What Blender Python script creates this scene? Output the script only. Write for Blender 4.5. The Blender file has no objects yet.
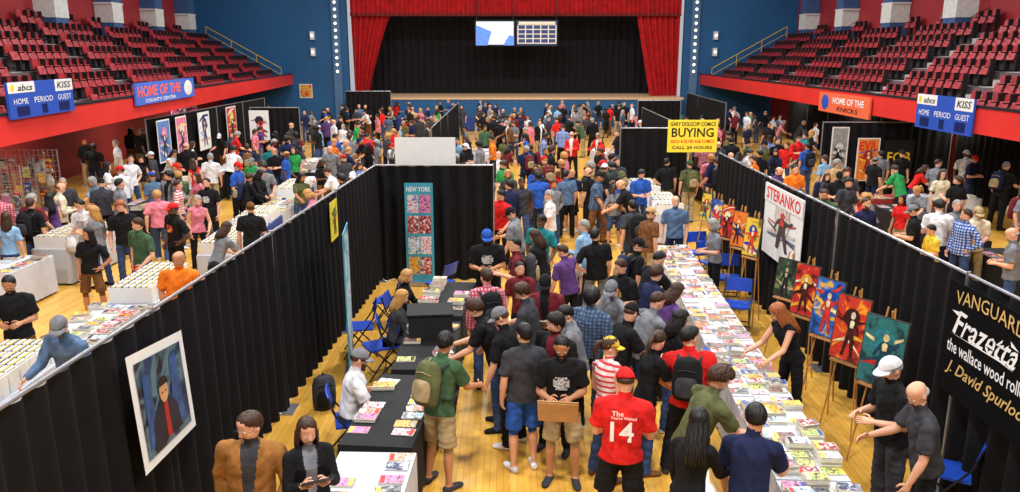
import bpy, math, random
import numpy as np
from mathutils import Vector, Matrix, noise
from math import sin, cos, pi, radians, atan, sqrt
R = random.Random(11)
scene = bpy.context.scene
COL = scene.collection
V = Vector
# ------------------------------------------------------------------ camera
CH = 4.6; FP = 800.0; PIT = atan(194/800)
cam_d = bpy.data.cameras.new("camera"); cam = bpy.data.objects.new("camera", cam_d)
COL.objects.link(cam); cam.location = (0, 0, CH); cam.rotation_euler = (pi/2-PIT, 0, 0)
cam_d.sensor_width = 36; cam_d.lens = FP/1020*36; cam_d.clip_end = 300
scene.camera = cam
def ray(u, v):
    xc = (u-510)/FP; yc = -(v-246)/FP
    return V((xc, cos(PIT)+yc*sin(PIT), -sin(PIT)+yc*cos(PIT)))
def at_z(u, v, z):
    d = ray(u, v); return V((0, 0, CH))+d*((z-CH)/d.z)
def at_x(u, v, x):
    d = ray(u, v); return V((0, 0, CH))+d*(x/d.x)
def at_y(u, v, y):
    d = ray(u, v); return V((0, 0, CH))+d*(y/d.y)
# ------------------------------------------------------------------ materials
def lin(c):
    out = []
    for x in c[:3]:
        x = x/255.0
        out.append(x/12.92 if x <= .04045 else ((x+.055)/1.055)**2.4)
    return (*out, 1)
MC = {}
def M(name, col, rough=.7, metal=0, var=.12, scale=6, bump=0, emit=0, spec=.4):
    if name in MC: return MC[name]
    m = bpy.data.materials.new(name); m.use_nodes = True
    nt = m.node_tree; b = nt.nodes['Principled BSDF']
    b.inputs['Roughness'].default_value = rough; b.inputs['Metallic'].default_value = metal
    b.inputs['Specular IOR Level'].default_value = spec
    c = lin(col); m.diffuse_color = c
    tc = nt.nodes.new('ShaderNodeTexCoord'); n = nt.nodes.new('ShaderNodeTexNoise')
    n.inputs['Scale'].default_value = scale; n.inputs['Detail'].default_value = 3
    nt.links.new(tc.outputs['Object'], n.inputs['Vector'])
    r = nt.nodes.new('ShaderNodeValToRGB')
    r.color_ramp.elements[0].position = .3; r.color_ramp.elements[1].position = .7
    r.color_ramp.elements[0].color = (*[x*(1-var) for x in c[:3]], 1)
    r.color_ramp.elements[1].color = (*[min(1, x*(1+var)) for x in c[:3]], 1)
    nt.links.new(n.outputs['Fac'], r.inputs['Fac']); nt.links.new(r.outputs['Color'], b.inputs['Base Color'])
    if bump:
        bp = nt.nodes.new('ShaderNodeBump'); bp.inputs['Strength'].default_value = bump
        bp.inputs['Distance'].default_value = .02
        nt.links.new(n.outputs['Fac'], bp.inputs['Height']); nt.links.new(bp.outputs['Normal'], b.inputs['Normal'])
    if emit:
        nt.links.new(r.outputs['Color'], b.inputs['Emission Color']); b.inputs['Emission Strength'].default_value = emit
    MC[name] = m; return m
def art(name, pal, seed, scale=3.0, rough=.45, hard=False):
    if name in MC: return MC[name]
    m = bpy.data.materials.new(name); m.use_nodes = True
    nt = m.node_tree; b = nt.nodes['Principled BSDF']; b.inputs['Roughness'].default_value = rough
    tc = nt.nodes.new('ShaderNodeTexCoord'); mp = nt.nodes.new('ShaderNodeMapping')
    mp.inputs['Location'].default_value = (seed*1.7, seed*.9, seed*2.3)
    n = nt.nodes.new('ShaderNodeTexNoise'); n.inputs['Scale'].default_value = scale
    n.inputs['Detail'].default_value = 4; n.inputs['Distortion'].default_value = .6
    r = nt.nodes.new('ShaderNodeValToRGB'); cr = r.color_ramp
    k = len(pal)
    for i, c in enumerate(pal):
        p = .36+.28*i/(k-1)
        if i == 0: e = cr.elements[0]; e.position = p
        elif i == k-1: e = cr.elements[-1]; e.position = p
        else: e = cr.elements.new(p)
        e.color = lin(c)
    if hard: cr.interpolation = 'CONSTANT'
    nt.links.new(tc.outputs['Object'], mp.inputs['Vector']); nt.links.new(mp.outputs['Vector'], n.inputs['Vector'])
    nt.links.new(n.outputs['Fac'], r.inputs['Fac']); nt.links.new(r.outputs['Color'], b.inputs['Base Color'])
    MC[name] = m; return m
def plaid(name, c1, c2, scale=9, horiz_only=False):
    if name in MC: return MC[name]
    m = bpy.data.materials.new(name); m.use_nodes = True
    nt = m.node_tree; b = nt.nodes['Principled BSDF']; b.inputs['Roughness'].default_value = .85
    tc = nt.nodes.new('ShaderNodeTexCoord'); prev = None
    for ax in (('Z',) if horiz_only else ('X', 'Z')):
        w = nt.nodes.new('ShaderNodeTexWave'); w.bands_direction = ax; w.inputs['Scale'].default_value = scale; w.inputs['Distortion'].default_value = .4
        nt.links.new(tc.outputs['Object'], w.inputs['Vector'])
        if prev is None: prev = w.outputs['Fac']
        else:
            a = nt.nodes.new('ShaderNodeMath'); a.operation = 'MULTIPLY'; nt.links.new(prev, a.inputs[0]); nt.links.new(w.outputs['Fac'], a.inputs[1]); prev = a.outputs[0]
    r = nt.nodes.new('ShaderNodeValToRGB'); r.color_ramp.elements[0].position = .2; r.color_ramp.elements[1].position = .5
    r.color_ramp.elements[0].color = lin(c1); r.color_ramp.elements[1].color = lin(c2)
    nt.links.new(prev, r.inputs['Fac']); nt.links.new(r.outputs['Color'], b.inputs['Base Color'])
    MC[name] = m; return m
def floor_mat():
    m = bpy.data.materials.new("maple_floor"); m.use_nodes = True
    nt = m.node_tree; b = nt.nodes['Principled BSDF']
    tc = nt.nodes.new('ShaderNodeTexCoord'); mp = nt.nodes.new('ShaderNodeMapping')
    mp.inputs['Rotation'].default_value = (0, 0, pi/2)
    br = nt.nodes.new('ShaderNodeTexBrick'); br.inputs['Scale'].default_value = 1
    br.inputs['Brick Width'].default_value = 1.1; br.inputs['Row Height'].default_value = .075
    br.inputs['Mortar Size'].default_value = .002; br.inputs['Bias'].default_value = -.1
    br.inputs['Color1'].default_value = lin((238, 186, 88)); br.inputs['Color2'].default_value = lin((222, 164, 66))
    br.inputs['Mortar'].default_value = lin((175, 118, 46))
    n = nt.nodes.new('ShaderNodeTexNoise'); n.inputs['Scale'].default_value = .5; n.inputs['Detail'].default_value = 5
    rr = nt.nodes.new('ShaderNodeValToRGB'); rr.color_ramp.elements[0].position = .35; rr.color_ramp.elements[1].position = .65
    rr.color_ramp.elements[0].color = (.84, .82, .76, 1); rr.color_ramp.elements[1].color = (1, 1, 1, 1)
    mx = nt.nodes.new('ShaderNodeMix'); mx.data_type = 'RGBA'; mx.blend_type = 'MULTIPLY'
    mx.inputs['Factor'].default_value = 1
    nt.links.new(tc.outputs['Object'], mp.inputs['Vector']); nt.links.new(mp.outputs['Vector'], br.inputs['Vector'])
    nt.links.new(tc.outputs['Object'], n.inputs['Vector']); nt.links.new(n.outputs['Fac'], rr.inputs['Fac'])
    nt.links.new(br.outputs['Color'], mx.inputs[6]); nt.links.new(rr.outputs['Color'], mx.inputs[7])
    nt.links.new(mx.outputs[2], b.inputs['Base Color'])
    b.inputs['Roughness'].default_value = .2
    return m
BLACKC = M("black_drape_cloth", (19, 18, 21), .85, var=.25, bump=.15, spec=.2)
REDV = M("red_velvet", (190, 24, 28), .8, var=.25, scale=3)
BLUEW = M("blue_wall_paint", (34, 92, 142), .6, var=.1, scale=.5)
REDP = M("red_paint", (215, 46, 40), .45, var=.08, scale=1)
REDW = M("red_wall_paint", (150, 34, 40), .6, var=.1, scale=1)
STEEL = M("brushed_steel", (170, 172, 178), .35, .8)
DARKM = M("dark_metal", (45, 46, 50), .4, .5)
WOOD = M("easel_wood", (186, 132, 70), .5, var=.2)
WHITE = M("white_card", (228, 228, 226), .6, var=.04)
PAPER = M("paper_pages", (212, 207, 193), .7)
WCLOTH = M("white_tablecloth", (192, 195, 203), .8, var=.06)
# ------------------------------------------------------------------ mesh builder
class MB:
    def __init__(s): s.v = []; s.f = []; s.m = []
    def hexa(s, p, mi=0):
        o = len(s.v); s.v += [tuple(q) for q in p]
        for f in ((0, 3, 2, 1), (4, 5, 6, 7), (0, 1, 5, 4), (1, 2, 6, 5), (2, 3, 7, 6), (3, 0, 4, 7)):
            s.f.append(tuple(o+i for i in f)); s.m.append(mi)
    def box(s, c, d, mi=0, mat=None):
        x, y, z = d[0]/2, d[1]/2, d[2]/2; c = V(c)
        p = [V(q) for q in ((-x, -y, -z), (x, -y, -z), (x, y, -z), (-x, y, -z), (-x, -y, z), (x, -y, z), (x, y, z), (-x, y, z))]
        if mat is not None: p = [mat @ q for q in p]
        s.hexa([q+c for q in p], mi)
    def quad(s, p, mi=0):
        o = len(s.v); s.v += [tuple(q) for q in p]; s.f.append(tuple(range(o, o+len(p)))); s.m.append(mi)
    def add(s, q):
        o = len(s.v); s.v += q.v; s.f += [tuple(o+i for i in f) for f in q.f]; s.m += q.m; return s
    def tube(s, pts, rad, n=8, xd=(1, 0, 0), mi=0):
        pts = [V(p) for p in pts]; k = len(pts); o = len(s.v); xd = V(xd)
        for i, p in enumerate(pts):
            t = (pts[min(i+1, k-1)]-pts[max(i-1, 0)])
            if t.length < 1e-9: t = V((0, 0, 1))
            t.normalize()
            x = xd-t*xd.dot(t)
            if x.length < 1e-3: x = V((0, 1, 0))-t*t.y
            x.normalize(); y = t.cross(x)
            r = rad[i] if isinstance(rad, (list, tuple)) else rad
            rx, ry = r if isinstance(r, tuple) else (r, r)
            for j in range(n):
                a = 2*pi*j/n; s.v.append(tuple(p+x*(rx*cos(a))+y*(ry*sin(a))))
        for i in range(k-1):
            for j in range(n):
                j2 = (j+1) % n
                s.f.append((o+i*n+j, o+i*n+j2, o+(i+1)*n+j2, o+(i+1)*n+j)); s.m.append(mi)
        s.f.append(tuple(o+j for j in reversed(range(n)))); s.m.append(mi)
        s.f.append(tuple(o+(k-1)*n+j for j in range(n))); s.m.append(mi)
    def ball(s, c, r, n=10, m=6, mi=0, mat=None):
        o = len(s.v); c = V(c)
        def P(x, y, z):
            q = V((x*r[0], y*r[1], z*r[2]))
            if mat is not None: q = mat @ q
            return tuple(q+c)
        s.v.append(P(0, 0, 1))
        for i in range(1, m):
            e = pi*i/m
            for j in range(n):
                a = 2*pi*j/n; s.v.append(P(sin(e)*cos(a), sin(e)*sin(a), cos(e)))
        s.v.append(P(0, 0, -1)); last = len(s.v)-1
        for j in range(n):
            j2 = (j+1) % n
            s.f.append((o, o+1+j, o+1+j2)); s.m.append(mi)
            for i in range(m-2):
                a = o+1+i*n
                s.f.append((a+j, a+n+j, a+n+j2, a+j2)); s.m.append(mi)
            a = o+1+(m-2)*n
            s.f.append((a+j, last, a+j2)); s.m.append(mi)
    def mesh(s, name, mats, smooth=False):
        me = bpy.data.meshes.new(name); me.from_pydata(s.v, [], s.f)
        for m in mats: me.materials.append(m)
        me.polygons.foreach_set('material_index', s.m)
        if smooth: me.polygons.foreach_set('use_smooth', [True]*len(s.f))
        me.update(); return me
def mk(name, me, loc=(0, 0, 0), rot=0, parent=None, label=None, cat=None, group=None, kind=None, mat=None, scale=None):
    if isinstance(me, tuple): me = me[0].mesh(name, me[1], me[2] if len(me) > 2 else False)
    ob = bpy.data.objects.new(name, me)
    if mat is not None: ob.matrix_world = mat
    else:
        ob.location = loc; ob.rotation_euler = (0, 0, rot)
        if scale: ob.scale = (scale,)*3 if not isinstance(scale, tuple) else scale
    COL.objects.link(ob)
    if parent is not None: ob.parent = parent
    if label: ob['label'] = label
    if cat: ob['category'] = cat
    if group: ob['group'] = group
    if kind: ob['kind'] = kind
    return ob
def slotmats(ob, mats):
    for i, m in enumerate(mats):
        ob.material_slots[i].link = 'OBJECT'; ob.material_slots[i].material = m
def basis(origin, x, up):
    x = V(x).normalized(); up = V(up); up = (up-x*up.dot(x)).normalized(); n = x.cross(up)
    m = Matrix((x, up, n)).transposed().to_4x4(); m.translation = V(origin); return m
TC = {}
def text(s, parent, pmat, x, y, width, mat, z=.006, height=None, align='CENTER', shear=0, off=.015, arch=0, rough=0):
    if (s, shear) not in TC:
        c = bpy.data.curves.new("t", 'FONT'); c.body = s; c.size = 1; c.align_x = 'LEFT'; c.offset = off; c.resolution_u = 2; c.shear = shear
        o = bpy.data.objects.new("t", c); COL.objects.link(o)
        dg = bpy.context.evaluated_depsgraph_get()
        me = bpy.data.meshes.new_from_object(o.evaluated_get(dg)); bpy.data.objects.remove(o)
        a = np.empty(len(me.vertices)*3); me.vertices.foreach_get('co', a); a = a.reshape(-1, 3)
        TC[(s, shear)] = (me, a.min(0), a.max(0))
    me, mn, mx = TC[(s, shear)]; me = me.copy(); me.name = "lettering"
    me.materials.clear(); me.materials.append(mat)
    w = mx[0]-mn[0]; h = mx[1]-mn[1]
    if arch:
        for v in me.vertices:
            t = (v.co.x-mn[0])/w*2-1; v.co.y += arch*h*(1-t*t)
    if rough:
        for v in me.vertices:
            v.co.y += rough*noise.noise(v.co*6); v.co.x += rough*noise.noise(v.co*6+V((9, 3, 1)))
    sx = width/w; sy = (height/h) if height else sx
    ox = x-(width/2 if align == 'CENTER' else 0)
    L = Matrix.Translation((ox-mn[0]*sx, y-(mn[1]+mx[1])/2*sy, z)) @ Matrix.Diagonal((sx, sy, 1, 1))
    ob = bpy.data.objects.new("lettering", me); COL.objects.link(ob)
    ob.parent = parent; ob.matrix_parent_inverse = Matrix.Identity(4); ob.matrix_basis = L
    return ob
def panel(name, mat4, w, h, mats, label, cat, border=0, thick=.012, group=None):
    mb = MB(); mb.box((0, 0, -thick/2), (w, h, thick), 0)
    ob = mk(name, (mb, [mats[0]]), mat=mat4, label=label, cat=cat, group=group)
    if len(mats) > 1:
        b = MB(); b.quad([(-w/2+border, -h/2+border, .003), (w/2-border, -h/2+border, .003), (w/2-border, h/2-border, .003), (-w/2+border, h/2-border, .003)])
        mk("printed_picture", (b, [mats[1]]), parent=ob)
    return ob
def compose(parent, w, h, seed, cols, fig=True, z=.006):
    rr = random.Random(seed); mb = MB(); k = len(cols)
    for i in range(4):
        y = rr.uniform(-.4, .3)*h; t = rr.uniform(.04, .12)*h; dy = rr.uniform(-.25, .25)*h; bow = rr.uniform(-.15, .15)*h
        xs = [-.46+.92*q/8 for q in range(9)]
        mb.quad([(w*q, max(-h*.47, min(h*.47, y+dy*(q+.46)+bow*cos(q*3.4))), z) for q in xs]+[(w*q, max(-h*.46, min(h*.48, y+dy*(q+.46)+bow*cos(q*3.4)+t*(1-abs(q)))), z) for q in reversed(xs)], i % k); z += .0008
    mb.quad([(w*.01+cos(a)*w*.25, h*.2+sin(a)*w*.25, z) for a in [q*pi/9 for q in range(18)]], rr.randrange(k)); z += .0008
    if fig:
        x = rr.uniform(-.08, .08)*w; mi = k-2 if k > 2 else 0; s = rr.choice((-1, 1))
        body_ = [(-.18, -.45), (-.09, -.45), (-.04, -.28), (0, -.16), (.07, -.3), (.13, -.45), (.22, -.45), (.16, -.25), (.12, -.08), (.11, .0), (.15, .06), (.26, .09), (.34, .17), (.3, .2), (.22, .14), (.1, .15), (.03, .17), (-.04, .17), (-.13, .13), (-.22, .03), (-.27, -.08), (-.22, -.09), (-.16, .01), (-.1, .04), (-.1, -.06), (-.15, -.2)]
        mb.quad([(x+s*a*w, b*h, z) for a, b in body_], mi); z += .0008
        mb.quad([(x+cos(a)*w*.075, h*.225+sin(a)*h*.06, z) for a in [q*pi/6 for q in range(12)]], k-1); z += .0008
        mb.quad([(x+s*a*w, b*h, z) for a, b in ((-.08, .12), (-.02, .15), (.06, .13), (.05, .02), (-.06, .02))], k-1)
    mk("painted_shapes", (mb, [M("paint_%d_%d_%d" % tuple(c), c, .45, var=.45, scale=12) for c in cols]), parent=parent)
# ------------------------------------------------------------------ room shell
mb = MB(); mb.box((-1, 24, -.05), (46, 62, .1))
mk("floor", (mb, [floor_mat()]), kind="structure")
SY = 52.0
def railx(side, y): return (-11-(y-17.4)*.08) if side < 0 else (11.7+(y-18.6)*.01)
mb = MB(); mb.box((-16.2, SY+.2, 5), (11.9, .4, 10)); mb.box((15.6, SY+.2, 5), (9.3, .4, 10)); mb.box((.35, SY+.2, 9.6), (21.2, .4, .8))
mk("wall_far", (mb, [BLUEW]), kind="structure")
mb = MB(); mb.box((.35, SY+8.2, 5), (21.1, .3, 10)); mk("wall_stage", (mb, [M("stage_wall_dark", (30, 28, 30), .9)]), kind="structure")
mb = MB(); mb.box((0, -6.9, 5), (46, .2, 10)); mk("wall_near", (mb, [M("cream_wall", (205, 200, 190), .7)]), kind="structure")
DRED = M("dark_underwall", (165, 48, 48), .7, var=.15, scale=.7)
CONC = M("concrete_tread", (92, 80, 82), .8)
STEPM = M("aisle_step_gray", (165, 158, 156), .8)
COLY = (20, 26, 32, 37.5, 43, 48.5); AISY = (17.6, 23.5, 29, 34.5, 40, 45.5, 51)
for side in (-1, 1):
    nm = 'left' if side < 0 else 'right'
    def pt(y, o, z, side=side): return V((railx(side, y)+side*o, y, z))
    y0, y1 = 2, 51.8
    mb = MB()
    def slab(o0, o1, z0, z1, mi=0, ya=y0, yb=y1, mb=mb):
        mb.hexa([pt(ya, o0, z0), pt(ya, o1, z0), pt(yb, o1, z0), pt(yb, o0, z0), pt(ya, o0, z1), pt(ya, o1, z1), pt(yb, o1, z1), pt(yb, o0, z1)], mi)
    slab(.12, 6.2, 2.6, 2.75)
    for k in range(7): slab(.5+.75*k, 5.9, 2.75+.42*k-(.0 if k == 0 else .42), 2.76+.42*k)
    mk("floor_balcony_"+nm, (mb, [CONC]), kind="structure")
    mb = MB(); slab(0, .12, 2.6, 3.24, mb=mb); mk("trim_fascia_"+nm, (mb, [REDP]), kind="structure")
    mb = MB(); slab(-.02, .14, 3.24, 3.3, mb=mb); mk("trim_cap_"+nm, (mb, [DARKM]), kind="structure")
    mb = MB(); slab(5.9, 6.2, 2.75, 10, mb=mb); mk("wall_upper_"+nm, (mb, [REDW]), kind="structure")
    mb = MB(); slab(4.6, 4.8, 0, 2.6, mb=mb); mk("wall_lower_"+nm, (mb, [DRED]), kind="structure")
    for ay in AISY[:-1]:
        mb = MB()
        for k in range(6):
            slab(.9+.75*k, 1.25+.75*k, 2.76+.42*k, 2.97+.42*k, ya=ay-.42, yb=ay+.42, mb=mb)
            slab(.5+.75*k, .9+.75*k, 2.761+.42*k, 2.775+.42*k, ya=ay-.42, yb=ay+.42, mb=mb)
        mk("aisle_steps", (mb, [STEPM]), label="gray concrete steps climbing between seat blocks", cat="steps", group="balcony aisle steps")
    for y in COLY:
        mb = MB(); p = pt(y, 5.47, 5.28)
        mb.box((0, 0, .3), (.8, .9, .6), 0); mb.box((0, 0, 1.0), (.84, .96, .8), 1); mb.box((0, 0, 1.43), (.85, 1.1, .08), 1); mb.box((0, 0, 3.1), (.8, .9, 3.3), 0)
        mk("column", (mb, [M("column_blue", (60, 90, 135), .6), M("column_white", (215, 215, 210), .6)]), loc=p, label="square column painted blue with a white band", cat="column", group="balcony columns")
    for y in (18, 26, 34, 42):
        p = pt(y, 2.6, 2.58); l = bpy.data.lights.new("underside_fill", 'AREA'); l.energy = 55; l.shape = 'RECTANGLE'; l.size = .5; l.size_y = 2; l.color = (1, .95, .88)  # added fill light, brightens the dark wall below the balcony
        o = bpy.data.objects.new("underside_fill", l); COL.objects.link(o); o.location = p-V((0, 0, .03))
# seats
mb = MB()
SEATM = [M("seat_red", (158, 36, 44), .45, var=.25), M("seat_frame", (24, 22, 24), .5)]
for i in range(5):
    a0 = -.21+.084*i; a1 = a0+.084; c = lambda a: -.02+.6*a*a
    zt = .76 if i in (0, 4) else .81
    mb.hexa([(a0, -.25+c(a0), .5), (a1, -.25+c(a1), .5), (a1, -.21+c(a1), .5), (a0, -.21+c(a0), .5), (a0, -.29+c(a0), zt), (a1, -.29+c(a1), zt), (a1, -.25+c(a1), zt), (a0, -.25+c(a0), zt)], 0)
mb.box((0, -.1, .46), (.38, .05, .26), 0, Matrix.Rotation(radians(18), 3, 'X')); mb.box((0, -.135, .46), (.36, .02, .24), 1, Matrix.Rotation(radians(18), 3, 'X'))
mb.box((-.25, -.1, .56), (.055, .36, .035), 1); mb.box((-.25, -.16, .4), (.045, .14, .8), 1); mb.box((-.25, -.1, .02), (.05, .3, .04), 1)
seat_me = mb.mesh("auditorium_seat", SEATM)
seatv, seatf, seatm = mb.v, mb.f, mb.m
seatpos = []
for side in (-1, 1):
    for k in range(7):
        y = 14.0
        while y < 50.4:
            p = V((railx(side, y)+side*(.9+.75*k), y, 2.765+.42*k))
            if not (k >= 6 and min(abs(y-c) for c in COLY) < .9) and min(abs(y-c) for c in AISY) > .72:
                seatpos.append((p.length, p, radians(-90) if side < 0 else radians(90)))
            y += .53
def visible(p):
    d = p-V((0, 0, CH)); dep = d.y*cos(PIT)-d.z*sin(PIT); u = 510+FP*d.x/dep
    return -10 < u < 1030
seatpos = [s for s in seatpos if visible(s[1])]
seatpos.sort(key=lambda t: t[0])
for i, (d, p, r) in enumerate(seatpos[:300]):
    mk("auditorium_seat", seat_me, loc=p, rot=r, label="red tip-up auditorium seat with dark frame", cat="seat", group="balcony seats")
big = MB()
for d, p, r in seatpos[300:]:
    m = Matrix.Translation(p) @ Matrix.Rotation(r, 4, 'Z'); o = len(big.v)
    big.v += [tuple(m @ V(q)) for q in seatv]; big.f += [tuple(o+i for i in f) for f in seatf]; big.m += seatm
mk("auditorium_seats", (big, SEATM), label="rows of red tip-up auditorium seats on the balcony", cat="seats", kind="stuff")
YEL = M("yellow_rail_paint", (225, 180, 50), .4)
for side in (-1, 1):
    for y, m, rr_ in ((51.2, YEL, .028), (40.4, DARKM, .014), (29.4, DARKM, .014)):
        mb = MB(); pts = []
        for k in range(7):
            x = railx(side, y)+side*(.6+.75*k); z = 2.76+.42*k
            if k % 2 == 0: mb.tube([(x, y, z), (x, y, z+.85)], rr_*.8, 6)
            pts.append((x, y, z+.85))
        mb.tube(pts, rr_, 6)
        if m is YEL: mb.tube([(p[0], p[1], p[2]-.4) for p in pts], .018, 6)
        mk("stair_railing", (mb, [m]), label="thin metal railing climbing the balcony steps", cat="railing", group="balcony railings")
# ------------------------------------------------------------------ stage
mb = MB(); mb.box((.35, SY+3.3, .85), (21.0, 8.6, 1.7), 0); mb.box((.35, SY+3.3, 1.76), (21.1, 8.7, .12), 1)
mk("stage", (mb, [BLUEW, M("stage_wood", (232, 190, 145), .4)]), label="raised stage with tan wood deck and blue front", cat="stage")
def curtain(name, x0, x1, y, z0, z1, mat, lab, amp=.12, wl=.45, cat="curtain", shape=None, group=None):
    mb = MB(); n = max(6, int(abs(x1-x0)/wl*8)); rows = 10
    for j in range(rows+1):
        t = j/rows; z = z1+(z0-z1)*t
        for i in range(n+1):
            s = i/n; a = amp*(.6+.4*t)
            ph = 2*pi*s*abs(x1-x0)/wl
            x = x0+(x1-x0)*s
            if shape: x = shape(s, t)
            mb.v.append((x, y+a*sin(ph+.6*sin(ph*.23+2*t)), z))
    for j in range(rows):
        for i in range(n):
            a = j*(n+1)+i; mb.f.append((a, a+1, a+n+2, a+n+1)); mb.m.append(0)
    return mk(name, (mb, [mat], True), label=lab, cat=cat, group=group)
curtain("backdrop_curtain", -10.0, 10.7, SY+4.2, 1.84, 9, M("black_stage_curtain", (24, 21, 24), .9, var=.3), "black pleated backdrop curtain across the stage", .1, .5)
curtain("stage_curtain", -10.1, -7.9, SY+.8, 1.84, 9.1, REDV, "red velvet stage curtain gathered to one side", .18, .32, shape=lambda s, t: -10.15+(2.75*s)*(1-.85*max(0, t-.25)**.8)+.1*t)
curtain("stage_curtain", 8.3, 10.8, SY+.8, 1.84, 9.1, REDV, "red velvet stage curtain gathered to one side", .18, .36, shape=lambda s, t: 10.8-(2.9*(1-s))*(1-.5*max(0, t-.2)))
curtain("valance", -10.1, 10.8, SY+.55, 6.95, 9.1, REDV, "red pleated valance above the stage opening", .1, .3, cat="valance")
curtain("valance_fringe", -10.1, 10.8, SY+.45, 6.8, 7.0, M("gold_fringe", (130, 30, 28), .6), "dark fringe along the valance hem", .08, .3, cat="fringe")
def flat(name, u0, u1, v0, v1, y, mats, lab, cat, border=.0, thick=.1):
    a = at_y(u0, v1, y); b = at_y(u1, v0, y)
    return panel(name, basis(((a.x+b.x)/2, y, (a.z+b.z)/2), (1, 0, 0), (0, 0, 1)), b.x-a.x, b.z-a.z, mats, lab, cat, border, thick)
SCW = M("screen_glow_white", (225, 235, 255), .5, emit=1.0, var=.02)
SCB = M("screen_glow_blue", (90, 130, 225), .5, emit=.9, var=.2)
sc = flat("projection_screen", 475, 515, 20, 46, SY+.2, [DARKM, SCW], "hanging lit screen showing white and blue image", "screen", .1)
mb = MB(); mb.quad([(-1.2, -.75, .006), (-.45, -.75, .006), (-.2, .1, .006), (-1.2, .5, .006)]); mk("blue_image_area", (mb, [SCB]), parent=sc)
mb = MB(); mb.quad([(.5, -.75, .006), (1.2, -.75, .006), (1.2, -.2, .006), (.9, -.1, .006)]); mk("blue_image_area", (mb, [SCB]), parent=sc)
sb = flat("scoreboard", 516, 558, 20, 46, SY+.2, [DARKM, M("scoreboard_face", (50, 70, 125), .5, emit=.25)], "hanging electronic scoreboard with pale grid lines", "scoreboard", .06)
mb = MB()
for i in range(6): mb.box((-1.2+i*.48, -.1, .01), (.06, 1.1, .01))
for i in range(5): mb.box((0, -.62+i*.28, .012), (2.4, .05, .01))
mb.box((0, .62, .012), (2.3, .14, .01))
mk("grid_lines", (mb, [M("score_lines", (225, 210, 180), .5, emit=.6)]), parent=sb)
for x in (-2.1, .2, 2.9):
    mb = MB(); mb.tube([(x, SY+.3, 6.4), (x, SY+.3, 9.3)], .03, 6)
    mk("cable", (mb, [DARKM]), label="steel cable holding the screen above the stage", cat="cable", group="screen cables")
for x in (-10.9, 11.6):
    mb = MB(); mb.box((x, SY-.12, 5), (.5, .2, 10)); mk("trim_pilaster_"+("left" if x < 0 else "right"), (mb, [M("pilaster", (80, 115, 155), .6)]), kind="structure")
    for z in [3.4+i*.42 for i in range(15)]:
        mb = MB(); mb.ball((0, -.04, 0), (.09, .06, .09), 8, 5, 0); mb.tube([(0, .0, 0), (0, .04, 0)], .1, 10, mi=1)
        mk("round_bulb", (mb, [M("bulb_warm", (255, 245, 225), .4, emit=1.5), WHITE]), loc=(x, SY-.27, z), label="round bulb in a vertical row beside the stage", cat="lamp", group="proscenium bulbs")
for x, z in ((-12.4, 5.6), (12.9, 5.6), (-12.4, 4.6), (12.9, 4.6)):
    mb = MB(); mb.box((x, SY-.13, z), (.25, .25, .5), 0); mb.ball((x, SY-.27, z), (.09, .04, .09), 8, 4, 1)
    mk("wall_lamp", (mb, [WHITE, M("bulb_warm", (255, 245, 225))]), label="small white lamp fixture on blue wall", cat="lamp", group="wall lamps")
for u0, u1, v0, v1 in ((300, 312, 84, 98), (735, 748, 78, 90)):
    flat("wall_poster", u0, u1, v0, v1, SY-.02, [WHITE, art("wposter%d" % u0, [(200, 60, 40), (230, 180, 60), (60, 60, 120)], u0)], "small colourful poster fixed on blue wall", "poster", .05, .02)
# ------------------------------------------------------------------ balcony boards
BLUEB = M("board_blue", (34, 78, 180), .5, var=.05); TWHITE = M("text_white", (240, 240, 240), .5, var=.02); TRED = M("text_red", (225, 36, 32), .5, var=.05)
TYEL = M("text_yellow", (245, 205, 50), .5); TBLK = M("text_black", (20, 20, 22), .5); TORG = M("text_orange_glow", (255, 96, 50), .5, emit=.25)  # orange banner print glows slightly so the letters look bright
def railboard(side, ya, yb, z0, z1, mats, lab, cat, name="banner_board"):
    xa, xb = railx(side, ya), railx(side, yb); off = .1
    a = V((xa-side*off, ya, 0)); b = V((xb-side*off, yb, 0))
    if side < 0: p, q = a, b
    else: p, q = b, a
    c = (a+b)/2; c.z = (z0+z1)/2
    m = basis(c, q-p, (0, 0, 1)); w = (q-p).length
    return panel(name, m, w, z1-z0, mats, lab, cat, 0, .06), m, w, z1-z0
for side, ya, yb, z0, z1 in ((-1, 17.7, 20.8, 3.15, 3.95), (1, 20.3, 23.2, 2.52, 3.45)):
    ob, m, w, h = railboard(side, ya, yb, z0, z1, [BLUEB], "blue scoreboard with white logo strips on balcony rail", "scoreboard", "game_scoreboard")
    mb = MB(); mb.quad([(-w/2, h*.2, .004), (-w*.12, h*.2, .004), (-w*.12, h/2, .004), (-w/2, h/2, .004)]); mk("logo_strip", (mb, [WHITE]), parent=ob)
    mb = MB(); mb.quad([(w*.2, h*.15, .004), (w/2, h*.15, .004), (w/2, h/2, .004), (w*.2, h/2, .004)]); mk("logo_strip", (mb, [WHITE]), parent=ob)
    mb = MB(); mb.ball((-w*.44, h*.35, .006), (h*.1, h*.1, .004), 12, 4); mk("round_mark", (mb, [TYEL]), parent=ob)
    text("abcs", ob, m, -w*.26, h*.34, w*.22, TBLK, z=.008, height=h*.17, shear=.3); text("KISS", ob, m, w*.35, h*.33, w*.24, TBLK, z=.008, height=h*.2, shear=.2)
    for s, x, ww in (("HOME", -.34, .2), ("PERIOD", 0, .29), ("GUEST", .34, .23)): text(s, ob, m, w*x, -h*.03, w*ww, TWHITE, height=h*.16, off=0)
    for x in (-.32, 0, .32):
        mb = MB(); mb.box((w*x, -h*.3, .006), (w*(.17 if x else .08), h*.26, .01)); mk("digit_window", (mb, [M("digit_dark", (18, 34, 90), .3)]), parent=ob)
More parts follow.
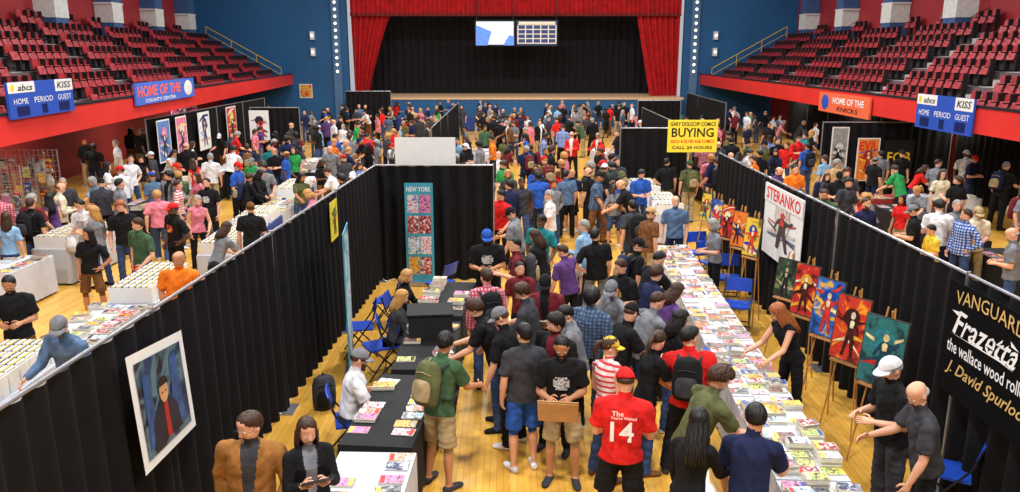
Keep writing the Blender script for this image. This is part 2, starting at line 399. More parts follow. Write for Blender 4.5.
ob, m, w, h = railboard(-1, 25, 30.9, 2.98, 3.66, [M("banner_blue", (70, 105, 200), .6)], "blue banner with red lettering on balcony rail", "banner", "rail_banner")
text("HOME OF THE", ob, m, -w*.12, h*.1, w*.7, TORG, height=h*.5); text("COUNTY CENTER", ob, m, -w*.12, -h*.34, w*.5, TWHITE, height=h*.16)
mb = MB(); mb.ball((w*.38, 0, 0), (w*.08, h*.4, .02), 14, 6); mk("round_emblem", (mb, [WHITE]), parent=ob)
ob, m, w, h = railboard(1, 26.3, 30.8, 2.45, 3.15, [M("banner_orange", (225, 100, 60), .6)], "orange banner with white lettering on balcony rail", "banner", "rail_banner")
text("HOME OF THE", ob, m, w*.1, h*.15, w*.6, TWHITE, height=h*.32); mb = MB(); mb.ball((-w*.36, 0, 0), (w*.08, h*.4, .02), 14, 6); mk("round_emblem", (mb, [BLUEB]), parent=ob)
text("KNICKS", ob, m, w*.1, -h*.25, w*.4, TBLK, height=h*.22)
# ------------------------------------------------------------------ pipe and drape
SEGS = []
def drape(x0, y0, x1, y1, h=2.4, first=True, mat=BLACKC):
    L = math.hypot(x1-x0, y1-y0); n = max(1, round(L/3.0))
    SEGS.append((x0, y0, x1, y1))
    for k in range(n+1):
        px = x0+(x1-x0)*k/n; py = y0+(y1-y0)*k/n
        if k > 0 or first:
            mb = MB(); mb.tube([(0, 0, 0), (0, 0, h+.03)], .022, 8); mb.box((0, 0, .006), (.34, .34, .012))
            mk("upright_pole", (mb, [STEEL]), loc=(px, py, 0), label="steel upright pole on a flat base plate", cat="pole", group="drape uprights")
        if k < n:
            l = L/n; mb = MB(); nx = max(8, int(l/.035)); rows = 8; sd = R.random()*50
            for j in range(rows+1):
                t = j/rows; z = .02+(h-.04)*(1-t)
                for i in range(nx+1):
                    x = l*i/nx; a = .028+.05*t
                    off = a*sin(x*2*pi/.3+sd+1.6*sin(x*1.9+sd)+.5*t*sin(x*3.1+sd))
                    mb.v.append((x, off, z))
            for j in range(rows):
                for i in range(nx):
                    a = j*(nx+1)+i; mb.f.append((a, a+1, a+nx+2, a+nx+1)); mb.m.append(0)
            ang = math.atan2(y1-y0, x1-x0)
            o = mk("pipe_and_drape", (mb, [mat], True), loc=(px, py, 0), rot=ang, label="black cloth drape hanging from a steel crossbar", cat="drape", group="pipe and drape panels")
            c = MB(); c.tube([(0, 0, h), (l, 0, h)], .018, 8, xd=(0, 0, 1)); mk("crossbar", (c, [STEEL]), parent=o)
drape(-3.3, 3.6, -2.7, 15.95)
drape(-2.7, 15.95, -.34, 15.95, first=False)
drape(4.66, 4.5, 4.7, 17.9)
drape(-2.35, 24, -2.3, 36)
drape(-12.2, 27, -12.1, 40)
drape(-10.6, 33, -8.6, 33)
drape(10.1, 26, 14.3, 26); drape(14.5, 22.5, 14.5, 26)
drape(3.3, 24, 5.3, 24); drape(5.3, 24, 5.4, 33, first=False); drape(6, 38, 8, 38)
drape(-9.5, 47, -6.9, 47)
drape(9.6, 36, 9.8, 45)
drape(14.6, 29, 15.2, 44)
# ------------------------------------------------------------------ tables
TABS = []
def table(x, y, ang, L=1.83, W=.76, cloth='black', lab=None):
    cm = {'black': M("black_tablecloth", (20, 20, 24), .8), 'white': WCLOTH, 'blue': M("blue_tablecloth", (40, 60, 130), .8), 'red': M("red_tablecloth", (150, 40, 40), .8)}[cloth]
    mb = MB(); mb.box((0, 0, .735), (L, W, .03))
    ob = mk("folding_table", (mb, [cm]), loc=(x, y, 0), rot=ang, label=lab or "folding table covered with a %s cloth" % cloth, cat="table", group="vendor tables")
    s = MB(); pts = []
    hx, hy = L/2+.004, W/2+.004
    for a, b in (((-hx, -hy), (hx, -hy)), ((hx, -hy), (hx, hy)), ((hx, hy), (-hx, hy)), ((-hx, hy), (-hx, -hy))):
        n = 24 if abs(a[0]-b[0]) > 1 else 10
        for i in range(n): pts.append((a[0]+(b[0]-a[0])*i/n, a[1]+(b[1]-a[1])*i/n))
    N = len(pts)
    for j in range(3):
        for i, (px, py) in enumerate(pts):
            k = 1+.018*j*(1 if i % 2 else -.2); s.v.append((px*k, py*k, .745-.35*j))
    for j in range(2):
        for i in range(N):
            i2 = (i+1) % N; s.f.append((j*N+i, j*N+i2, (j+1)*N+i2, (j+1)*N+i)); s.m.append(0)
    mk("table_skirt", (s, [cm], True), parent=ob)
    for sx in (-1, 1):
        for sy in (-1, 1):
            lg = MB(); lg.tube([(sx*(hx-.12), sy*(hy-.1), 0), (sx*(hx-.12), sy*(hy-.1), .72)], .014, 6); mk("leg", (lg, [DARKM]), parent=ob)
    TABS.append((x, y, ang, L, W)); return (x, y, ang, L, W)
PALS = [[(200, 40, 40), (240, 200, 60), (40, 60, 140)], [(30, 80, 170), (230, 230, 230), (200, 50, 50)], [(240, 180, 40), (200, 60, 40), (40, 40, 40)],
        [(60, 140, 90), (220, 210, 120), (40, 60, 60)], [(230, 230, 225), (180, 60, 60), (60, 60, 80)], [(120, 60, 150), (240, 150, 180), (40, 40, 80)],
        [(230, 120, 40), (250, 220, 120), (120, 40, 30)], [(40, 160, 190), (240, 240, 240), (20, 60, 110)], [(30, 30, 34), (180, 30, 30), (230, 230, 230)], [(210, 190, 160), (150, 90, 60), (240, 240, 230)],
        [(20, 24, 40), (60, 70, 110), (200, 200, 210)], [(225, 222, 214), (190, 188, 182), (120, 120, 130)], [(40, 44, 48), (110, 112, 118), (190, 190, 190)], [(90, 60, 44), (60, 60, 70), (200, 180, 150)], [(60, 30, 40), (160, 120, 110), (40, 50, 70)]]
COVERS = [art("comic_cover_%d" % i, p, i*3.1, 18) for i, p in enumerate(PALS)]
BANDS = [M("title_band_%d" % i, c, .4) for i, c in enumerate([(200, 40, 40), (225, 195, 70), (225, 225, 225), (40, 70, 150), (30, 30, 30), (120, 120, 128), (200, 190, 170)])]
def stackmb(h):
    mb = MB(); n = max(1, int(h/.014)); th = h/n; rr = random.Random(int(h*1000))
    for i in range(n):
        j = (rr.random()-.5)*.018 if n > 1 else 0; mb.box((j, -j*.7, th*(i+.5)), (.17, .26, th*.96), 0)
    mb.quad([(-.084, -.129, h+.001), (.084, -.129, h+.001), (.084, .129, h+.001), (-.084, .129, h+.001)], 1)
    mb.quad([(-.076, .07, h+.002), (.076, .07, h+.002), (.076, .118, h+.002), (-.076, .118, h+.002)], 2)
    return mb
STB = {h: stackmb(h) for h in (.008, .02, .045, .08, .13)}
STK = {h: b.mesh("comic_book", [PAPER, COVERS[0], BANDS[0]]) for h, b in STB.items()}
ncom = [0]; CST = MB(); CSTM = [PAPER]+COVERS+BANDS
def comic(x, y, z, rot, h, sc=1.0):
    thin = h < .01; c = R.randrange(len(COVERS)); b = R.randrange(len(BANDS))
    if y > 12.4:
        m = Matrix.Translation((x, y, z)) @ Matrix.Rotation(rot, 4, 'Z') @ Matrix.Scale(sc, 4); o = len(CST.v); s = STB[h]
        CST.v += [tuple(m @ V(q)) for q in s.v]; CST.f += [tuple(o+i for i in f) for f in s.f]; CST.m += [(0, 1+c, 1+len(COVERS)+b)[q] for q in s.m]; return
    ob = mk("comic_book" if thin else "comic_stack", STK[h], loc=(x, y, z), rot=rot, scale=sc, label="comic book lying flat with a colourful cover" if thin else "stack of comic books with a colourful top cover", cat="comic book" if thin else "stack of comics", group="comics on vendor tables")
    slotmats(ob, [PAPER, COVERS[c], BANDS[b]]); ncom[0] += 1
def longbox_mesh():
    b = MB(); W, L, Hh = .19, .66, .24
    b.box((0, 0, .005), (W, L, .01), 0)
    for sx in (-1, 1): b.box((sx*W/2, 0, Hh/2), (.008, L, Hh), 0)
    for sy in (-1, 1): b.box((0, sy*L/2, Hh/2), (W, .008, Hh), 0)
    c = MB(); rr = random.Random(4); y = -L/2+.03; i = 0
    while y < L/2-.02:
        t = .012+rr.random()*.02; c.box((0, y, .135+rr.random()*.01), (.168, t*.9, .24), i % 4); y += t; i += 1
    return b.mesh("comic_long_box", [WHITE]), c.mesh("comic_row", [PAPER, WHITE, BANDS[3], BANDS[1]])
LBM = longbox_mesh()
def longbox(x, y, z, rot, sc=1.0):
    o = mk("comic_long_box", LBM[0], loc=(x, y, z), rot=rot, scale=sc, label="white cardboard long box packed with comics", cat="box", group="comic long boxes")
    mk("comic_row", LBM[1], parent=o)
def fill(t, kind='comics', dens=1.0, step=.21, rows=2, hs=(.008, .008, .02, .02, .045, .08), sc=1.0):
    x, y, ang, L, W = t; ca, sa = cos(ang), sin(ang)
    def w(a, b): return x+ca*a-sa*b, y+sa*a+ca*b
    if kind == 'boxes':
        a = -L/2+.13
        while a < L/2-.1:
            if R.random() < dens: p = w(a, 0); longbox(p[0], p[1], .752, ang+R.uniform(-.03, .03))
            a += .225
        return
    bs = (-W/2+.15, W/2-.15) if rows == 2 else (-W/2+.11, 0, W/2-.11)
    for b in bs:
        a = -L/2+.1+R.random()*.06
        while a < L/2-.09:
            if R.random() < dens:
                p = w(a, b+R.uniform(-.025, .025)); comic(p[0], p[1], .752+R.uniform(0, .004), ang+R.choice([R.gauss(0, .04), R.gauss(0, .2)])+(pi if R.random() < .5 else 0), R.choice(hs), sc*R.choice((1, 1, .95, 1.06)))
            a += step*R.uniform(.85, 1.35)
A = radians(90-2.7)
def fx(y): return 2.78+(y-6.2)*.052
for i in range(6):
    y = 5.75+i*1.85; t = table(fx(y), y, A, cloth='white', W=.68, lab="folding table with white cloth piled with comics")
    fill(t, 'comics', .94 if i < 3 else .85, .142, rows=3, sc=.8, hs=((.02, .045, .08, .08, .13, .13, .008), (.008, .02, .045, .08, .13), (.008, .008, .02, .045, .08), (.008, .02, .045), (.008, .008, .02), (.008, .008, .02, .045))[i])
def lx(y): return -1.35+(y-6.6)*.055
for i, (y, dn, hs, dx, da) in enumerate(((6.3, .9, (.008, .008, .02, .045), .03, 1), (8.25, .9, (.008, .008, .02, .045), -.02, -2), (10.25, .5, (.008, .02, .045), .05, 3), (12.35, .85, (.008, .02, .08, .13), 0, -1))):
    t = table(lx(y)+dx, y, radians(90-3+da), cloth='white' if i == 0 else 'black'); fill(t, 'comics', dn, .19, hs=hs, sc=.9)
mb = MB(); mb.box((0, 0, .18), (.6, .5, .36), 0); mb.box((0, 0, .37), (.64, .54, .02), 0)
mk("covered_display_box", (mb, [M("black_tablecloth", (20, 20, 24))]), loc=(lx(10.6)+.02, 10.6, .752), rot=.1, label="black cloth covered box on a vendor table", cat="box")
for (x, y, an, L_, kd) in ((-6.15, 9.1, 92, 1.9, 'boxes'), (-6.05, 11.05, 92, 1.83, 'comics'), (-6.0, 12.95, 91, 1.83, 'boxes'), (-7.9, 8.2, 5, 1.8, 'comics')):
    t = table(x, y, radians(an), L=L_, W=.8, cloth='white'); fill(t, kd, .92, .18, rows=3 if kd == 'comics' else 2, sc=.9)
for i in range(5):
    t = table(-5.75-i*.12, 16.0+i*2.1, radians(92), cloth='white' if i % 2 == 0 else 'blue'); fill(t, 'boxes' if i in (0, 1, 3) else 'comics', .9, .2)
for i in range(4):
    t = table(-9.6, 20.5+i*2.3, radians(91), cloth='white' if i % 2 else 'black'); fill(t, 'comics' if i != 1 else 'boxes', .85, .22)
for i in range(2): t = table(-9.3+i*.1, 14.2+i*2.3, radians(88), cloth='white'); fill(t, 'boxes' if i else 'comics', .9, .2)
for i in range(3): t = table(-10.6+i*2.2, 26.4, 0, cloth='black'); fill(t, 'comics', .7, .25)
for i in range(3): t = table(9.6+.1*i, 14.8+i*2.4, radians(90), cloth='black'); fill(t, 'comics', .85, .22)
for i in range(2): t = table(9.7+i*2.1, 21.6, 0, cloth='white' if i else 'red'); fill(t, 'comics', .8, .25)
for i in range(3): t = table(6.4, 22+i*3, radians(90), cloth='black'); fill(t, 'comics', .6, .3)
for x, y in ((3.8, 22.6), (3.9, 20.0), (-1.2, 25), (-1.2, 28), (-1.2, 32), (3.6, 28), (3.7, 32)): t = table(x, y, radians(90), cloth=R.choice(['black', 'white'])); fill(t, 'boxes' if y < 23 else 'comics', .7, .25)
for x in (-6, -2, 4, 8): table(x, 48.5, 0, cloth='blue')
for i in range(3): t = table(-7.2, 29+i*4, radians(90), cloth='white'); fill(t, 'comics', .8, .25)
mk("comics_spread", (CST, CSTM), label="many colourful comic books spread over distant tables", cat="comic books", kind="stuff")
# ------------------------------------------------------------------ chairs
def chair(x, y, rot, lab="blue folding chair with tubular frame"):
    seatb = MB(); pl = M("chair_blue", (30, 72, 180), .4)
    root = mk("folding_chair", None, loc=(x, y, 0), rot=rot, label=lab, cat="chair", group="blue folding chairs")
    seatb.box((0, .0, .45), (.42, .4, .025)); seatb.box((0, .2, .44), (.38, .03, .03))
    mk("seat", (seatb, [pl]), parent=root)
    b = MB()
    for i in range(6):
        a0 = -.21+.07*i; a1 = a0+.07; c = lambda a: -.24+.5*a*a
        b.hexa([(a0, c(a0), .62), (a1, c(a1), .62), (a1, c(a1)+.015, .62), (a0, c(a0)+.015, .62), (a0, c(a0)-.05, .84), (a1, c(a1)-.05, .84), (a1, c(a1)-.035, .84), (a0, c(a0)-.035, .84)])
    mk("backrest", (b, [pl]), parent=root)
    for s in (-1, 1):
        f = MB(); f.tube([(s*.225, .26, .0), (s*.225, -.19, .6), (s*.225, -.27, .84)], .012, 6); mk("leg", (f, [DARKM]), parent=root)
        f = MB(); f.tube([(s*.205, -.26, .0), (s*.205, .16, .45)], .012, 6); mk("leg", (f, [DARKM]), parent=root)
    f = MB(); f.tube([(-.21, -.16, .1), (.21, -.16, .1)], .01, 6, xd=(0, 0, 1)); mk("crossbar", (f, [DARKM]), parent=root)
    f = MB(); f.tube([(-.22, .17, .12), (.22, .17, .12)], .01, 6, xd=(0, 0, 1)); mk("crossbar", (f, [DARKM]), parent=root)
for u, v, r in ((380, 345, 120), (360, 326, 100), (440, 282, 60), (388, 300, 80), (712, 262, 200), (728, 277, 170), (700, 252, 190), (737, 304, 160), (949, 470, 60)):
    p = at_z(u, v, .45); chair(p.x, p.y, radians(r))
# ------------------------------------------------------------------ people
CL = {'black': (22, 22, 25), 'dark gray': (58, 58, 64), 'gray': (120, 122, 128), 'white': (222, 222, 226), 'red': (208, 34, 32), 'green': (64, 92, 66), 'olive': (88, 92, 58),
      'bright green': (48, 150, 80), 'blue': (42, 84, 170), 'navy': (28, 35, 68), 'light blue': (135, 172, 205), 'slate blue': (82, 106, 138), 'orange': (238, 120, 32), 'pink': (210, 120, 135),
      'purple': (88, 58, 116), 'tan': (186, 150, 104), 'brown': (112, 74, 42), 'camel': (150, 102, 52), 'khaki': (165, 145, 108), 'denim': (54, 72, 110), 'maroon': (105, 32, 40), 'yellow': (220, 185, 58), 'cream': (214, 202, 174), 'teal': (38, 125, 130)}
def cloth(c):
    if c == 'blue plaid': return plaid("fabric_blue_plaid", (40, 80, 160), (190, 200, 220), 6)
    if c == 'slate plaid': return plaid("fabric_slate_plaid", (52, 70, 100), (92, 115, 145), 7)
    if c == 'red plaid': return plaid("fabric_red_plaid", (180, 70, 90), (215, 170, 180), 7)
    if c == 'red striped': return plaid("fabric_red_stripe", (210, 50, 60), (230, 215, 215), 5, True)
    return M("fabric_"+c.replace(' ', '_'), CL[c], .85, var=.3, scale=9, bump=.4, spec=.2)
SK = {'light': M("skin_light", (222, 166, 136), .5, var=.07, scale=14), 'mid': M("skin_tan", (190, 132, 96), .5, var=.07, scale=14), 'dark': M("skin_dark", (100, 64, 46), .5, var=.07, scale=14)}
HC = {'black': M("hair_black", (18, 15, 14), .5, var=.5, scale=60), 'brown': M("hair_brown", (62, 38, 24), .5, var=.45, scale=60), 'blond': M("hair_blond", (186, 138, 78), .5, var=.35, scale=60), 'gray': M("hair_gray", (150, 148, 145), .6, var=.3, scale=60), 'ginger': M("hair_ginger", (160, 92, 50), .5, var=.35, scale=60)}
POSES = {
 'stand': (1, [((-.06, .02, -1), (-.02, -.05, -1)), ((.06, .05, -1), (.03, -.06, -1))], [((-.2, -.05, -1), (-.0, .25, -1)), ((.2, -.05, -1), (.0, .3, -1))], 6, 14, .03),
 'shift': (3, [((-.16, .12, -1), (-.08, -.14, -1)), ((.06, .0, -1), (.02, -.03, -1))], [((-.25, .1, -1), (.3, .5, -.5)), ((.2, -.15, -1), (-.05, .2, -1))], 12, -38, -.07),
 'walk': (4, [((-.03, .42, -1), (0, -.05, -1)), ((.03, -.15, -1), (0, -.5, -1))], [((-.18, -.35, -1), (-.05, .1, -1)), ((.18, .3, -1), (.02, .75, -1))], 8, 8, 0),
 'hold': (4, [((-.12, .04, -1), (-.03, -.05, -1)), ((.08, .0, -1), (.03, -.05, -1))], [((-.16, .02, -1), (.5, .85, .02)), ((.16, .05, -1), (-.45, .85, .1))], 24, 6, .03),
 'raise': (2, [((-.1, .04, -1), (-.03, -.05, -1)), ((.08, .0, -1), (.03, -.05, -1))], [((-.14, .3, -1), (.4, .8, .5)), ((.14, .3, -1), (-.35, .8, .55))], 14, 6, .02),
 'browse': (24, [((-.1, .0, -1), (-.03, -.08, -1)), ((.1, .08, -1), (.03, -.1, -1))], [((-.15, .5, -1), (.1, .9, -.5)), ((.15, .65, -1), (-.2, 1, -.25))], 28, -8, .05),
 'look': (12, [((-.12, .08, -1), (-.05, -.12, -1)), ((.08, -.02, -1), (.03, -.05, -1))], [((-.18, .1, -1), (0, .4, -1)), ((.15, .5, -1), (-.1, 1, -.3))], 26, 28, -.06),
 'lean': (48, [((-.1, -.15, -1), (-.03, -.02, -1)), ((.1, -.1, -1), (.03, -.08, -1))], [((-.1, .5, -1), (.05, .7, -.8)), ((.1, .8, -1), (-.1, 1, -.6))], 15, 0, 0),
 'cross': (0, [((-.12, .03, -1), (-.04, -.05, -1)), ((.1, .0, -1), (.02, -.02, -1))], [((-.2, .15, -1), (.9, .5, .05)), ((.2, .2, -1), (-.9, .55, .2))], 5, 32, .05),
 'phone': (2, [((-.06, .02, -1), (-.02, -.05, -1)), ((.12, .05, -1), (.06, -.06, -1))], [((-.22, -.05, -1), (-.02, .35, -1)), ((.2, .45, -1), (-.3, .8, .75))], 12, -8, -.04),
 'hips': (0, [((-.16, .06, -1), (-.05, -.1, -1)), ((.1, .02, -1), (.02, -.05, -1))], [((-.6, -.2, -1), (.75, .35, -.55)), ((.2, -.05, -1), (0, .4, -1))], 6, -30, -.08),
 'talk': (3, [((-.06, .05, -1), (-.02, -.05, -1)), ((.14, -.03, -1), (.05, -.08, -1))], [((-.2, .1, -1), (.1, 1, .3)), ((.22, -.05, -1), (.02, .4, -1))], 5, 40, .06),
 'sit': (10, [((-.16, 1, -.05), (0, -.05, -1)), ((.16, 1, -.05), (.02, .1, -1))], [((-.15, .45, -1), (.25, 1, .05)), ((.15, .45, -1), (-.2, 1, .0))], 18, 0, 0),
}
PH = {'stand': 'standing', 'shift': 'weight on one leg', 'walk': 'walking', 'hold': 'looking at hands', 'raise': 'hands raised', 'browse': 'leaning forward', 'look': 'looking down', 'lean': 'bending over', 'cross': 'arms crossed', 'phone': 'one hand raised', 'hips': 'hand on hip', 'talk': 'gesturing', 'sit': 'seated'}
BC = {}
def hand_fingers(mb, wr, d, wide, nrm, side):
    base = wr+d*.085
    for i, (off, ln) in enumerate(((-.03, .066), (-.01, .078), (.01, .073), (.029, .058))):
        p0 = base+wide*off-d*.02; d1 = (d+nrm*.3).normalized(); d2 = (d+nrm*1.1).normalized(); d3 = (d*.4+nrm*1.2).normalized()
        p1 = p0+d1*(ln*.5+.02); p2 = p1+d2*ln*.35; p3 = p2+d3*ln*.25
        mb.tube([p0, p1, p2, p3], [.0095, .009, .008, .006], 6, xd=wide, mi=0)
    s = -1
    p0 = wr+d*.02+wide*s*.026; p1 = p0+(d*.5+wide*s*.8+nrm*.2).normalized()*.04; p2 = p1+(d*.9+wide*s*.25+nrm*.4).normalized()*.032; p3 = p2+(d+nrm*.5).normalized()*.02
    mb.tube([p0, p1, p2, p3], [.012, .011, .0095, .007], 6, xd=nrm, mi=0)
def body(pose, sex, legs, sleeve, vox=.0125):
    key = (pose, sex, legs, sleeve, vox)
    if key in BC: return BC[key]
    lean, LG, AR, hp, hy, sway = POSES[pose]
    drop = 0
    for th, sh in LG:
        drop = max(drop, -V(th).normalized().z*.44-V(sh).normalized().z*.42)
    pel = V((0, 0, .085+drop)); f = sex == 'f'
    la = radians(lean); up = V((sway, sin(la), cos(la))).normalized(); fw = V((0, cos(la), -sin(la))); rt_ = fw.cross(up).normalized()
    S = lambda s, x=0, y=0: pel+up*s+rt_*x-V((0, 0, x*sway*1.2*(s > .4)))+fw*y
    mb = MB(); seg = []
    if f: tr = [(-.06, .172, .128), (.04, .158, .115), (.15, .13, .1), (.26, .14, .11), (.35, .157, .13), (.42, .153, .108), (.475, .115, .085), (.505, .062, .058)]
    else: tr = [(-.09, .178, .138), (.03, .172, .134), (.14, .165, .126), (.27, .17, .127), (.37, .184, .13), (.44, .176, .112), (.488, .128, .088), (.512, .068, .064)]
    if sleeve == 'long': tr = [(a, b+.01, c+.012) for a, b, c in tr]
    mb.tube([S(a) for a, b, c in tr], [(b, c) for a, b, c in tr], 24)
    if sleeve == 'long': mb.tube([S(.485), S(.53, 0, -.005)], [(.085, .082), (.068, .066)], 16)
    mb.tube([pel-V((0, 0, .1)), pel-V((0, 0, .03)), S(.05)], [(.12, .085), (.152, .112), (.148, .108)], 16)
    seg.append((pel-V((0, 0, .03)), S(.47), .15, 10))
    shx = .163 if f else .19
    nb = S(.47); ha = la*.5+radians(hp)*.3; hc = S(.5)+V((0, sin(ha)*.16+.015, cos(ha)*.165))
    hm = Matrix.Translation(hc) @ Matrix.Rotation(radians(hy), 4, 'Z') @ Matrix.Rotation(-(radians(hp)+la*.35), 4, 'X')
    mb.tube([nb, nb.lerp(hc, .5)+V((0, -.008, 0)), hc+V((0, -.015, -.02))], [.064, .056, .052] if not f else [.054, .046, .046], 12)
    seg.append((S(.5), hc, .055, 11))
    hr_ = [(-.124, .058, .016, .014), (-.116, .052, .030, .030), (-.095, .035, .048, .056), (-.06, .018, .060, .076), (-.02, .006, .068, .088), (.015, -.003, .072, .089), (.05, -.008, .075, .096), (.085, -.012, .068, .088), (.108, -.014, .048, .062), (.122, -.014, .018, .025)]
    o = MB(); o.tube([(0, y, z) for z, y, rx, ry in hr_], [(rx, ry) for z, y, rx, ry in hr_], 20)
    o.ball((0, .097, -.024), (.0165, .02, .014), 8, 6); o.tube([(0, .080, .02), (0, .097, -.02)], .010, 6); o.ball((0, .081, -.061), (.026, .016, .013), 8, 6)
    o.ball((0, .058, -.108), (.024, .022, .018), 8, 6)
    for s in (-1, 1): o.ball((s*.077, -.008, -.008), (.012, .02, .032), 8, 6); o.ball((s*.040, .058, -.030), (.021, .019, .019), 8, 6)
    k = len(mb.v); mb.v += [tuple(hm @ V(q)) for q in o.v]; mb.f += [tuple(k+i for i in ff) for ff in o.f]; mb.m += o.m
    seg.append((hm @ V((0, 0, -.04)), hm @ V((0, 0, .04)), .085, 0))
    for s, (th, sh) in zip((-1, 1), LG):
        hip = pel+V((s*.088, 0, -.01)); kn = hip+V(th).normalized()*.44; an = kn+V(sh).normalized()*.42
        g = 1.0 if not f else .93
        mid = hip.lerp(kn, .5)
        if legs == 'shorts':
            he = hip.lerp(kn, .93)
            mb.tube([hip, mid, he], [.097*g, .096*g, .1*g], 16); mb.tube([hip.lerp(kn, .7), kn, kn.lerp(an, .3), kn.lerp(an, .75), an], [.055, .05, .057, .038, .034], 12)
            seg.append((hip, he, .09, 2)); seg.append((kn, kn.lerp(an, .93), .05, 5))
        else:
            mb.tube([hip, mid, kn], [.094*g, .087*g, .072*g], 14); mb.ball(kn, (.07*g,)*3, 12, 8)
            mb.tube([kn, kn.lerp(an, .35), an+V(sh).normalized()*.02], [.069*g, .071*g, .067*g], 12)
            seg.append((hip, kn, .082, 2)); seg.append((kn, kn.lerp(an, .99), .064, 5))
        fd = V((s*.22, 1, 0)).normalized()
        b = an-V((0, 0, .085)); tilt = V(sh).normalized()
        if tilt.y < -.35: fd = (fd+V((0, 0, -.45))).normalized()
        mb.tube([b-fd*.07+V((0, 0, .05)), b-fd*.03+V((0, 0, .045)), b+fd*.06+V((0, 0, .042)), b+fd*.14+V((0, 0, .035)), b+fd*.19+V((0, 0, .03))], [(.03, .035), (.042, .045), (.045, .042), (.047, .034), (.03, .022)], 12, xd=fd.cross(V((0, 0, 1))))
        mb.tube([an, b+V((0, 0, .05))], [.042, .045], 10)
        seg.append((b-fd*.03+V((0, 0, .04)), b+fd*.15+V((0, 0, .03)), .045, 3))
    fingers = MB(); wrists = []
    for s, (ua, fa) in zip((-1, 1), AR):
        sh = S(.438, s*shx); ua = V(ua).normalized(); fa = V(fa).normalized()
        el = sh+ua*.29; wr = el+fa*.25; g = .88 if f else 1
        mb.tube([S(.478, s*.05), S(.466, s*shx*.7), sh], [.055*g, .058*g, .062*g], 12)
        mb.ball(sh, (.066*g,)*3, 12, 8)
        if sleeve == 'long':
            mb.tube([sh, sh.lerp(el, .5), el], [.067*g, .063*g, .057*g], 12); mb.ball(el, (.056*g,)*3, 10, 8)
            mb.tube([el, el.lerp(wr, .4), wr-fa*.015], [.055*g, .052*g, .042*g], 12)
            seg.append((sh, el, .055, 1)); seg.append((el, el.lerp(wr, .9), .048, 4))
        else:
            sp = sh.lerp(el, .74)
            if sleeve == 'short': mb.tube([sh, sh.lerp(el, .4), sp], [.069*g, .07*g, .074*g], 16); seg.append((sh, sh.lerp(el, .64), .068, 1))
            mb.tube([sh, sh.lerp(el, .4), el], [.052*g, .05*g, .041*g], 12); mb.ball(el, (.041*g,)*3, 10, 8)
            mb.tube([el, el.lerp(wr, .3), wr], [.041*g, .043*g, .027*g], 12)
            seg.append((sh.lerp(el, .84 if sleeve == 'short' else .15), el, .047, 0)); seg.append((el, wr, .036, 0))
        nrm = V((-s*.8, .1, -.6*max(0, fa.y))); nrm = (nrm-fa*nrm.dot(fa)).normalized(); wide = fa.cross(nrm).normalized()
        if wide.dot(V((0, .6, .8))) > 0: wide = -wide
        mb.tube([wr-fa*.02, wr+fa*.02, wr+fa*.06, wr+fa*.095], [(.026, .022), (.036, .019), (.042, .018), (.038, .014)], 12, xd=wide)
        seg.append((wr, wr+fa*.09, .03, 0))
        hand_fingers(fingers, wr, fa, wide, nrm, s); wrists.append(wr+fa*.1)
    me = mb.mesh("bodytmp", []); ob = bpy.data.objects.new("bt", me); COL.objects.link(ob)
    m = ob.modifiers.new("r", 'REMESH'); m.mode = 'VOXEL'; m.voxel_size = vox; m.use_smooth_shade = True
    sm = ob.modifiers.new("s", 'SMOOTH'); sm.factor = .5; sm.iterations = 2 if vox < .03 else 0
    dg = bpy.context.evaluated_depsgraph_get(); e = bpy.data.meshes.new_from_object(ob.evaluated_get(dg)); bpy.data.objects.remove(ob)
    n = len(e.vertices); co = np.empty(n*3); e.vertices.foreach_get('co', co); co = co.reshape(-1, 3)
    vn = np.empty(n*3); e.vertices.foreach_get('normal', vn); vn = vn.reshape(-1, 3)
    def classify(fc):
        ds = []
        for a, b, r, sl in seg:
            a_ = np.array(a); ab = np.array(b-a); t = np.clip(((fc-a_) @ ab)/max(1e-9, ab @ ab), 0, 1)
            ds.append(np.linalg.norm(fc-(a_+t[:, None]*ab), axis=1)/r)
        idx = np.argmin(np.array(ds), axis=0); sl = np.array([s[3] for s in seg])[idx]
        sp = (fc-np.array(pel)) @ np.array(up); sx = (fc-np.array(pel)) @ np.array(rt_); sy = (fc-np.array(pel)) @ np.array(fw)
        hem = -.05 if f else -.08
        if pose == 'sit': hem = .0
        mi = sl.copy()
        mi[(sl == 10)] = np.where(sp[sl == 10] > hem, 1, 2)
        mi[(sl == 11)] = np.where(sp[sl == 11] > (.522 if sleeve == 'long' else .508), 0, 1)
        mi[(sl == 2)] = np.where(sp[sl == 2] > hem, 1, 2)
        if sleeve == 'long':
            half = .03+.035*np.clip(sp/.5, 0, 1)
            mi[(mi == 1) & (sy > .02) & (np.abs(sx) < half) & ((sl == 10) | (sl == 11) | (sl == 2))] = 6
        return np.clip(mi, 0, 6)
    fc = np.empty(len(e.polygons)*3); e.polygons.foreach_get('center', fc); fc = fc.reshape(-1, 3)
    mi = classify(fc)
    if vox < .03:
        vm = classify(co); A_ = .009 if sleeve == 'long' else .013
        for i in range(n):
            q = vm[i]
            if q == 6: co[i] -= vn[i]*.01
            elif q in (1, 2, 4, 5) and not (q == 5 and legs == 'shorts') and not (q == 4 and sleeve != 'long'):
                c = co[i]
                if q in (1, 4): d = noise.noise(V((c[0]*7+3, c[1]*7, c[2]*13+c[0]*12)))*A_+(.5-abs(noise.noise(V((c[0]*12, c[1]*12, c[2]*20+c[0]*14)))))*.006
                else: d = noise.noise(V((c[0]*8, c[1]*8+5, c[2]*22)))*.011
                co[i] += vn[i]*d
    verts = [tuple(c) for c in co]; faces = [tuple(p.vertices) for p in e.polygons]; ms = mi.tolist()
    k = len(verts); verts += fingers.v; faces += [tuple(k+i for i in ff) for ff in fingers.f]; ms += fingers.m
